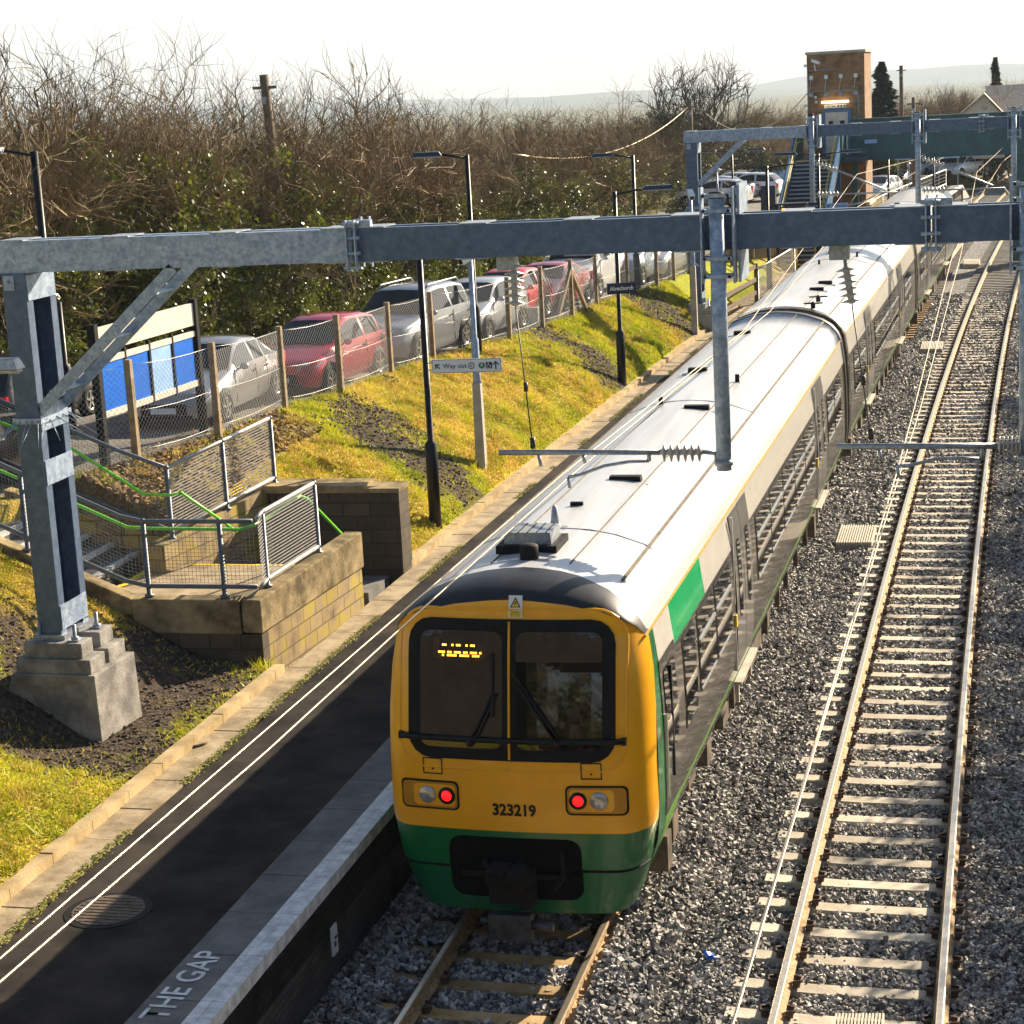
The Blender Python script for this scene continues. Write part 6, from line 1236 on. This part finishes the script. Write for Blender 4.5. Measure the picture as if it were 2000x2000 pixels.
# ---------------------------------------------------------------- trees and bushes
def tree_arrays(seed,stems,h,spread,kids,tw=1.0,up=.55,r0=.07,droop=.0,straight=.25):
    R=random.Random(seed); thick=[];thin=[];leafsites=[]
    def grow(p,d,L,r,lv):
        n=4 if lv<2 else 3; pts=[p];q=p; dd=d
        for i in range(n):
            dd=(dd+Vector((R.gauss(0,straight),R.gauss(0,straight),R.gauss(0,straight*.7)+ (.06 if lv else .02)-droop*lv*.06))).normalized(); q=q+dd*(L/n); pts.append(q)
        (thick if lv==0 else thin).append((pts,r,max(r*.45,.004),lv)); leafsites.append((pts[1],lv)); leafsites.append((pts[-1],lv))
        if lv<len(kids):
            for k in range(kids[lv]):
                t=R.uniform(.25,1.0)**.8; i=min(int(t*n),n-1); b=pts[i].lerp(pts[i+1],t*n-i)
                ax=(pts[i+1]-pts[i]).normalized(); side=Vector((R.gauss(0,1),R.gauss(0,1),R.gauss(.15,.7))); side=(side-ax*side.dot(ax)).normalized()
                nd=(ax*R.uniform(.35,.9)+side*R.uniform(.5,1.0)+Vector((0,0,up*.35))).normalized(); grow(b,nd,L*R.uniform(.42,.68),max(r*.5,.0045*tw),lv+1)
    for s in range(stems):
        a=R.uniform(0,6.283); rr=R.uniform(0,spread*.35); b=Vector((math.cos(a)*rr,math.sin(a)*rr,-.3)); d=Vector((math.cos(a)*R.uniform(.05,.5),math.sin(a)*R.uniform(.05,.5),1)).normalized(); grow(b,d,h*R.uniform(.5,.68),r0*R.uniform(.7,1.2),0)
    def mk(L,sides):
        V=[];F=[]
        for pts,ra,rb,lv in L:
            N=len(pts); o=len(V); S=sides if lv<2 else 3
            for i,p in enumerate(pts):
                t=(pts[min(i+1,N-1)]-pts[max(i-1,0)]).normalized(); x=t.orthogonal().normalized(); y=t.cross(x); r=ra+(rb-ra)*i/(N-1)
                for k in range(S): q=2*math.pi*k/S; V.append(p+(x*math.cos(q)+y*math.sin(q))*r)
            for i in range(N-1):
                for k in range(S): k2=(k+1)%S; F.append((o+i*S+k,o+i*S+k2,o+(i+1)*S+k2,o+(i+1)*S+k))
        return np.array([tuple(v) for v in V]),np.array(F)
    return mk(thick,6),mk(thin,3),leafsites
def leaf_arrays(sites,n,sc,spread,rng,zmax=None,size=.07,core=None):
    ps=np.array([tuple(s[0]) for s in sites]) if sites else None
    if core is not None: ps=core
    i=rng.randint(0,len(ps),n); c=ps[i]+rng.normal(0,spread,(n,3)); 
    nrm=rng.normal(size=(n,3)); nrm/=np.linalg.norm(nrm,axis=1,keepdims=True); a=np.cross(nrm,rng.normal(size=(n,3))); a/=np.linalg.norm(a,axis=1,keepdims=True)+1e-9; b=np.cross(nrm,a); s=size*rng.uniform(.6,1.4,(n,1))
    V=np.stack([c-a*s,c-b*s*.75,c+a*s,c+b*s*.75],1).reshape(-1,3); return V,np.arange(4*n).reshape(-1,4)
PROTO={}
def proto(key,label,cat,seed,stems,h,spread,kids,ivy=0,ivyh=3.5,grp=None,twm=None,ivm=None,**kw):
    (V0,F0),(V1,F1),sites=tree_arrays(seed,stems,h,spread,kids,**kw)
    root=thing('bare_tree' if cat=='tree' else 'hedge_tree',label,cat,(0,0,-50),0,grp); np_mesh('trunk',V0,F0,M['bark'],root,smooth=True); np_mesh('crown',V1,F1,twm or M['twig'],root)
    if ivy:
        rng=np.random.RandomState(seed); ps=[s[0] for s in sites if s[0].z<ivyh]; K=26; cl=np.array([tuple(random.Random(seed+k).choice(ps)) for k in range(K)]); 
        cc=np.concatenate([cl[rng.randint(0,K,ivy//40)]+rng.normal(0,(.42,.42,.5),(ivy//40,3))]); V,F=leaf_arrays(None,ivy,1,.16,rng,core=cc,size=.062); np_mesh('ivy',V,F,ivm or M['ivy'],root)
    PROTO[key]=root; return root
HG='bare trees of the hedge behind the car park'
proto('a','x','tree',3,7,8.0,3.4,(9,8,6),grp=HG,ivy=9000)
proto('b','x','tree',8,8,7.4,3.6,(9,8,6),grp=HG,ivy=14000,ivyh=4.6)
proto('c','x','tree',21,7,7.6,3.2,(9,8,6),grp=HG,ivy=5000,ivyh=3)
proto('d','x','tree',33,9,6.6,3.6,(9,8,6),grp=HG,ivy=0,droop=.3)
used=set()
def plant(key,x,y,s,rz,label,zoff=0,grp=HG,sz=None):
    p=PROTO[key]; z=hgt(x,y)+zoff
    sc=(s,s,sz or s)
    if key in used: return dup(p,(x,y,z),rz,label,grp,sc)
    used.add(key); p.location=(x,y,z); p.rotation_euler=(0,0,rz); p.scale=sc; p['label']=label; p['group']=grp; return p
HE='bare tree of the distant hedge end, between the white van and the far portal'
HL=['bare hedge tree wholly beyond the left edge of the photo','bare hedge tree reaching in at the left edge, behind the edge lamp post','bare hedge tree at the left edge above the steel mast','bare hedge tree above the steel mast brace, left of the notice board','bare hedge tree above the blue notice board','bare hedge tree directly behind the leaning timber pole','bare hedge tree above the dark red hatchback, right of the timber pole','bare hedge tree above the silver estate car, left of the tall lamp post','bare hedge tree behind the head of the tall lamp post','bare hedge tree just right of the tall lamp post','bare hedge tree right of the tall lamp post, above the low red car','bare hedge tree above the white van']+[HE]*4
ys_=[33,37,41,45,49.5,54,59,64,69,74.5,80,86,93,100,107,114]
for i,y in enumerate(ys_):
    h=lerp(y,(29,45,60,75,95,115),(1.1,1.08,1.0,.83,.8,.7)); plant('abcd'[(i*3+i//4)%4],hedge_x(y)-2.3+random.uniform(-.5,.5),y,1.0*random.uniform(.95,1.05),random.uniform(0,6.28),HL[i],sz=h*random.uniform(.95,1.06))
for i,y in enumerate([43,50,57,65,73,82,92,104]):
    h=lerp(y,(29,45,60,75,95,115),(1.1,1.08,.98,.8,.78,.7)); plant('dcab'[i%4],hedge_x(y)-5.6,y+1,1.1,random.uniform(0,6.28),'bare hedge tree in the back row, seen only between the front trees',sz=h,grp='back row of bare hedge trees')
# ivy and bramble bushes along the foot of the hedge
def bush_proto(seed,nl,w,d,h,mt):
    rng=np.random.RandomState(seed); K=int(34); c=np.stack([rng.uniform(-w,w,K),rng.uniform(-d,d,K),np.abs(rng.normal(0,.5,K))*h],1); c[:,2]=np.minimum(c[:,2],h*(1.0-.5*(np.abs(c[:,0])/w)**2)); cc=c[rng.randint(0,K,nl//30)]+rng.normal(0,(.5,.35,.4),(nl//30,3)); V,F=leaf_arrays(None,nl,1,.15,rng,core=cc,size=.065); V[:,2]=np.abs(V[:,2]); return V,F
GB='ivy bushes along the foot of the hedge'
for j,(key,seed) in enumerate((('i1',4),('i2',9),('i3',15))):
    root=thing('ivy_bush','x','bush',(0,0,-50),0,GB); V,F=bush_proto(seed,15000,2.6,1.1,4.2,None); np_mesh('ivy_leaves',V,F,M['ivy'],root)
    (V0,F0),(V1,F1),s=tree_arrays(seed+50,9,3.4,5.0,(7,6),r0=.03); V0[:,1]*=.5;V1[:,1]*=.5; np_mesh('stems',V1,F1,M['twig'],root); PROTO[key]=root
BL=['glossy ivy bush wholly beyond the left edge of the photo','glossy ivy bush at the left edge behind the steel mast','glossy ivy bush left of the notice board, behind the mast brace','glossy ivy bush behind the notice board and the silver saloon','glossy ivy bush behind the dark red hatchback, below the timber pole','glossy ivy bush between the dark red hatchback and the silver estate','glossy ivy bush behind the roof of the tall silver estate','glossy ivy bush behind the tall lamp post and white silver hatchback','glossy ivy bush behind the hanging insulator and small red car','glossy ivy bush behind the white van']
for i,y in enumerate([35,39,43,47,51.5,56,61,66,72,79]):
    plant(['i1','i2','i3'][i%3],hedge_x(y)-.9,y,lerp(y,(28,60,97),(.95,.7,.55)),math.pi/2+.1*random.uniform(-1,1)+(math.pi if i%2 else 0),BL[i],grp=GB)
# trees by the tower and on the right skyline
proto('t1','bare crowned tree with an ivy clad trunk on the skyline left of the tower','tree',61,2,7.5,1.2,(10,9,7),r0=.13,ivy=9000,ivyh=3.6,ivm=M['conif'],twm=M['bark'])
p=P(1350,200,Y=118); plant('t1',p.x,118,.95,.6,'bare crowned tree with an ivy clad trunk on the skyline left of the tower',grp='skyline trees',sz=1.25)
RS='skyline trees'
proto('t2','x','tree',77,3,7.5,2,(8,7,5),r0=.12)
def skyt(key,px,pytop,Y,label,h0,zg=0,s=1.0):
    t=P(px,pytop,Y=Y); zb=hgt(t.x,Y)-.2; k=(t.z-zb)/h0; r=plant(key,t.x,Y,max(k*.9,.6)*s,random.uniform(0,6),label,grp=RS,sz=k); return r
for px,py,Y,l in ((1835,132,170,'bare skyline tree between the conifer and the house'),(1790,165,175,'low bare skyline tree just right of the dark conifer'),(1880,150,180,'bare skyline tree left of the slender spruce'),(1985,120,172,'bare skyline tree at the right edge above the house roof'),(1915,170,185,'bare skyline tree behind the house gable'),(1560,215,140,'bare tree just left of the lift tower'),(1500,205,150,'bare tree in the gap left of the lift tower'),(1440,215,150,'bare tree right of the ivy clad skyline tree'),(1260,225,135,'bare tree left of the ivy clad skyline tree')):
    skyt('t2',px,py,Y,l,8.2)
def conifer(seed,h,w,n):
    rng=np.random.RandomState(seed); t=rng.rand(n)**.75; z=h*(.06+.94*t); a=rng.uniform(0,6.283,n); lob=.62+.38*np.sin(a*3+z*1.1)*np.sin(a*5-z*2.3+1)+.25*np.sin(z*3.1+a); rad=w*(1-t)**.75*lob*(.75+.5*((z*2.3)%1)); r=rad*np.sqrt(rng.rand(n)); c=np.stack([np.cos(a)*r,np.sin(a)*r,z-.25*r],1)
    nrm=rng.normal(size=(n,3)); nrm/=np.linalg.norm(nrm,axis=1,keepdims=True); q=np.stack([np.cos(a),np.sin(a),-.3+0*a],1); b=np.cross(nrm,q); b/=np.linalg.norm(b,axis=1,keepdims=True); s=rng.uniform(.1,.26,(n,1)); V=np.stack([c-q*s,c-b*s*.3,c+q*s,c+b*s*.3],1).reshape(-1,3); return V,np.arange(4*n).reshape(-1,4)
def conifer_tree(px,pyt,Y,w,label,seed,n):
    t=P(px,pyt,Y=Y); zb=hgt(t.x,Y)-.2; root=thing('conifer_tree',label,'tree',(t.x,Y,zb)); V,F=conifer(seed,t.z-zb,w,n); np_mesh('crown',V,F,M['conif'],root); g=G(); g.tube([(t.x,Y,zb),(t.x,Y,zb+(t.z-zb)*.85)],[.2,.04],8); build('trunk',g,M['bark'],root)
conifer_tree(1722,122,130,2.6,'broad dark conifer just right of the lift tower',5,14000)
conifer_tree(1944,113,165,1.6,'slender dark spruce on the skyline above the house',6,7000)

FT='far bare trees behind the station'
r_=random.Random(12)
for k in range(34):
    px=1195+25*k+r_.uniform(-14,14); Y=r_.uniform(150,215); top=lerp(px,(1195,1300,1500,1560,1700,1800,2050),(232,215,205,215,190,178,165))+r_.uniform(-10,18); t=P(px,top,Y=Y); zb=hgt(t.x,Y)-.3; q=(t.z-zb)/7.4
    if q>.1: plant('abcd'[k%4],t.x,Y,max(.8,q),r_.uniform(0,6),'bare tree in the dense far belt of woodland behind the lift tower and footbridge',grp=FT,sz=q)
for k in range(16):
    px=1380+26*k+r_.uniform(-10,10); Y=r_.uniform(128,146)
    if 1690<px<1990: continue
    t=P(px,lerp(px,(1380,1560,1700,2000),(262,255,250,250)),Y=Y); zb=hgt(t.x,Y)-.3; q=(t.z-zb)/7.0
    if q>.1: plant('dacb'[k%4],t.x,Y,max(.7,q),r_.uniform(0,6),'low bare bush in the near belt of scrub behind the footbridge stairs',grp='scrub behind the footbridge stairs',sz=q)

# trees along the right of the line (mostly outside the frame) that shade the ballast
for i,(y,u) in enumerate([(14,4.9),(18,4.8),(22,5.0),(26,4.8),(30,5.0),(34,4.8),(38.5,5.0),(43,4.9),(48,5.2),(53,5.2),(60,5.6),(68,5.6),(78,5.8),(90,5.6)]):
    plant(['i1','i2','i3'][i%3],u+sh(y),y,1.15,math.pi/2+random.uniform(-.1,.1),'ivy bush of the hedge on the right bank, beyond the right edge of the photo',grp='hedge on the right bank',sz=.7,zoff=.2)
# ---------------------------------------------------------------- the bridge the photo is taken from (behind the camera)
root=thing('road_bridge','brick road bridge over the tracks that the photo is taken from','bridge',(0,-4,0))
g=G(); g.box2((-26,-8,5.6),(24,-.9,6.7)); g.box2((-26,-1.3,6.7),(24,-.95,7.7)); g.box2((-26,-8,6.7),(24,-7.65,7.9)); build('deck',g,M['platw'],root)
g=G(); g.box2((-26,-8,-1),(-10.4,-1.2,5.6)); build('abutment',g,M['platw'],root); g=G(); g.box2((2.6,-8,-1),(24,-1.2,5.6)); build('abutment',g,M['platw'],root)
for i,x in enumerate((-30,-22,-15,-9,-4,1,6,12,19)): plant('abcd'[i%4],x,-26+2*math.sin(i*2.),1.15,i*1.3,'unseen bare tree added behind the camera for dark reflections',grp='added trees beyond the road bridge')  # unseen trees added so the windscreen reflects something dark
for i,x in enumerate((-26,-19,-12,-7,-2,3,8,15)): plant(['i1','i2','i3'][i%3],x,-20+math.sin(i*2.),1.3,.3*i,'unseen ivy bush added behind the camera for dark reflections',grp='added bushes beyond the road bridge')  # unseen bushes added to darken the same reflection lower down
# ---------------------------------------------------------------- haze, world, sun, camera
hz=G(); hz.box2((-6000,-60,-60),(6000,9500,330)); hm=bpy.data.materials.new('haze'); hm.use_nodes=True; nt=hm.node_tree; nt.nodes.remove(nt.nodes['Principled BSDF']); pv=nt.nodes.new('ShaderNodeVolumePrincipled'); pv.inputs['Color'].default_value=(.74,.87,1,1); pv.inputs['Density'].default_value=.0002; pv.inputs['Anisotropy'].default_value=.0; nt.links.new(pv.outputs[0],nt.nodes['Material Output'].inputs['Volume'])
struct(build('haze',hz,hm),'stuff')
W=bpy.data.worlds.new('World'); S.world=W; W.use_nodes=True; nt=W.node_tree; bg=nt.nodes['Background']; sky=nt.nodes.new('ShaderNodeTexSky'); sky.sky_type='NISHITA'; sky.sun_disc=False
EL=math.radians(26); AZ=math.radians(31)   # azimuth from +Y towards +X
sky.sun_elevation=EL; sky.sun_rotation=AZ; sky.altitude=50; sky.air_density=1.0; sky.dust_density=1.2; sky.ozone_density=1.6
bg.inputs['Strength'].default_value=.05; nt.links.new(sky.outputs[0],bg.inputs['Color'])
# thin bright cloud veil low over the horizon
tc=nt.nodes.new('ShaderNodeTexCoord'); sx=nt.nodes.new('ShaderNodeSeparateXYZ'); nt.links.new(tc.outputs['Generated'],sx.inputs[0]); rp=nt.nodes.new('ShaderNodeValToRGB'); e=rp.color_ramp.elements; e[0].position=0; e[0].color=(.5,.455,.395,1); e[1].position=.36; e[1].color=(0,0,0,1); k=e.new(.07); k.color=(.44,.41,.365,1); k=e.new(.16); k.color=(.1,.1,.1,1); nt.links.new(sx.outputs[2],rp.inputs[0])
nz=nt.nodes.new('ShaderNodeTexNoise'); nz.inputs['Scale'].default_value=2.2; nz.inputs['Detail'].default_value=5; mp=nt.nodes.new('ShaderNodeMapping'); mp.inputs['Scale'].default_value=(1,1,5); nt.links.new(tc.outputs['Generated'],mp.inputs[0]); nt.links.new(mp.outputs[0],nz.inputs['Vector'])
mr=nt.nodes.new('ShaderNodeMapRange'); mr.inputs[1].default_value=.3; mr.inputs[2].default_value=.7; mr.inputs[3].default_value=.82; mr.inputs[4].default_value=1.05; nt.links.new(nz.outputs[0],mr.inputs[0])
b2=nt.nodes.new('ShaderNodeBackground'); nt.links.new(rp.outputs[0],b2.inputs['Color']); dp=nt.nodes.new('ShaderNodeVectorMath'); dp.operation='DOT_PRODUCT'; dp.inputs[1].default_value=(math.sin(AZ)*.6-.1,.95,0); nt.links.new(tc.outputs['Generated'],dp.inputs[0]); m2=nt.nodes.new('ShaderNodeMapRange'); m2.inputs[1].default_value=-.5; m2.inputs[2].default_value=.75; m2.inputs[3].default_value=.18; m2.inputs[4].default_value=1; nt.links.new(dp.outputs['Value'],m2.inputs[0]); mm=nt.nodes.new('ShaderNodeMath'); mm.operation='MULTIPLY'; nt.links.new(mr.outputs[0],mm.inputs[0]); nt.links.new(m2.outputs[0],mm.inputs[1]); nt.links.new(mm.outputs[0],b2.inputs['Strength']); ad=nt.nodes.new('ShaderNodeAddShader'); nt.links.new(bg.outputs[0],ad.inputs[0]); nt.links.new(b2.outputs[0],ad.inputs[1]); nt.links.new(ad.outputs[0],nt.nodes['World Output'].inputs['Surface'])
sd=Vector((math.sin(AZ)*math.cos(EL),math.cos(AZ)*math.cos(EL),math.sin(EL)))
sl_=bpy.data.lights.new('sun','SUN'); sl_.energy=5.0; sl_.angle=math.radians(.5); sl_.color=(1,.84,.62); so_=bpy.data.objects.new('sun',sl_); COL.objects.link(so_); so_.rotation_euler=sd.to_track_quat('Z','Y').to_euler(); so_.location=(30,60,60)
cam=bpy.data.cameras.new('camera'); cam.sensor_width=36; cam.lens=FOC/2000*36; cam.clip_start=.1; cam.clip_end=30000; co=bpy.data.objects.new('camera',cam); COL.objects.link(co)
R,U,F_=AX; co.matrix_world=Matrix(((R.x,U.x,-F_.x,0),(R.y,U.y,-F_.y,0),(R.z,U.z,-F_.z,CH),(0,0,0,1))); S.camera=co
S.render.engine='CYCLES'; S.render.resolution_x=S.render.resolution_y=1024
vs=S.view_settings; vs.view_transform='Standard'; vs.look='None'; vs.exposure=EXPO; vs.gamma=1
try: S.cycles.max_bounces=6; S.cycles.volume_bounces=0; S.cycles.transparent_max_bounces=6
except Exception: pass
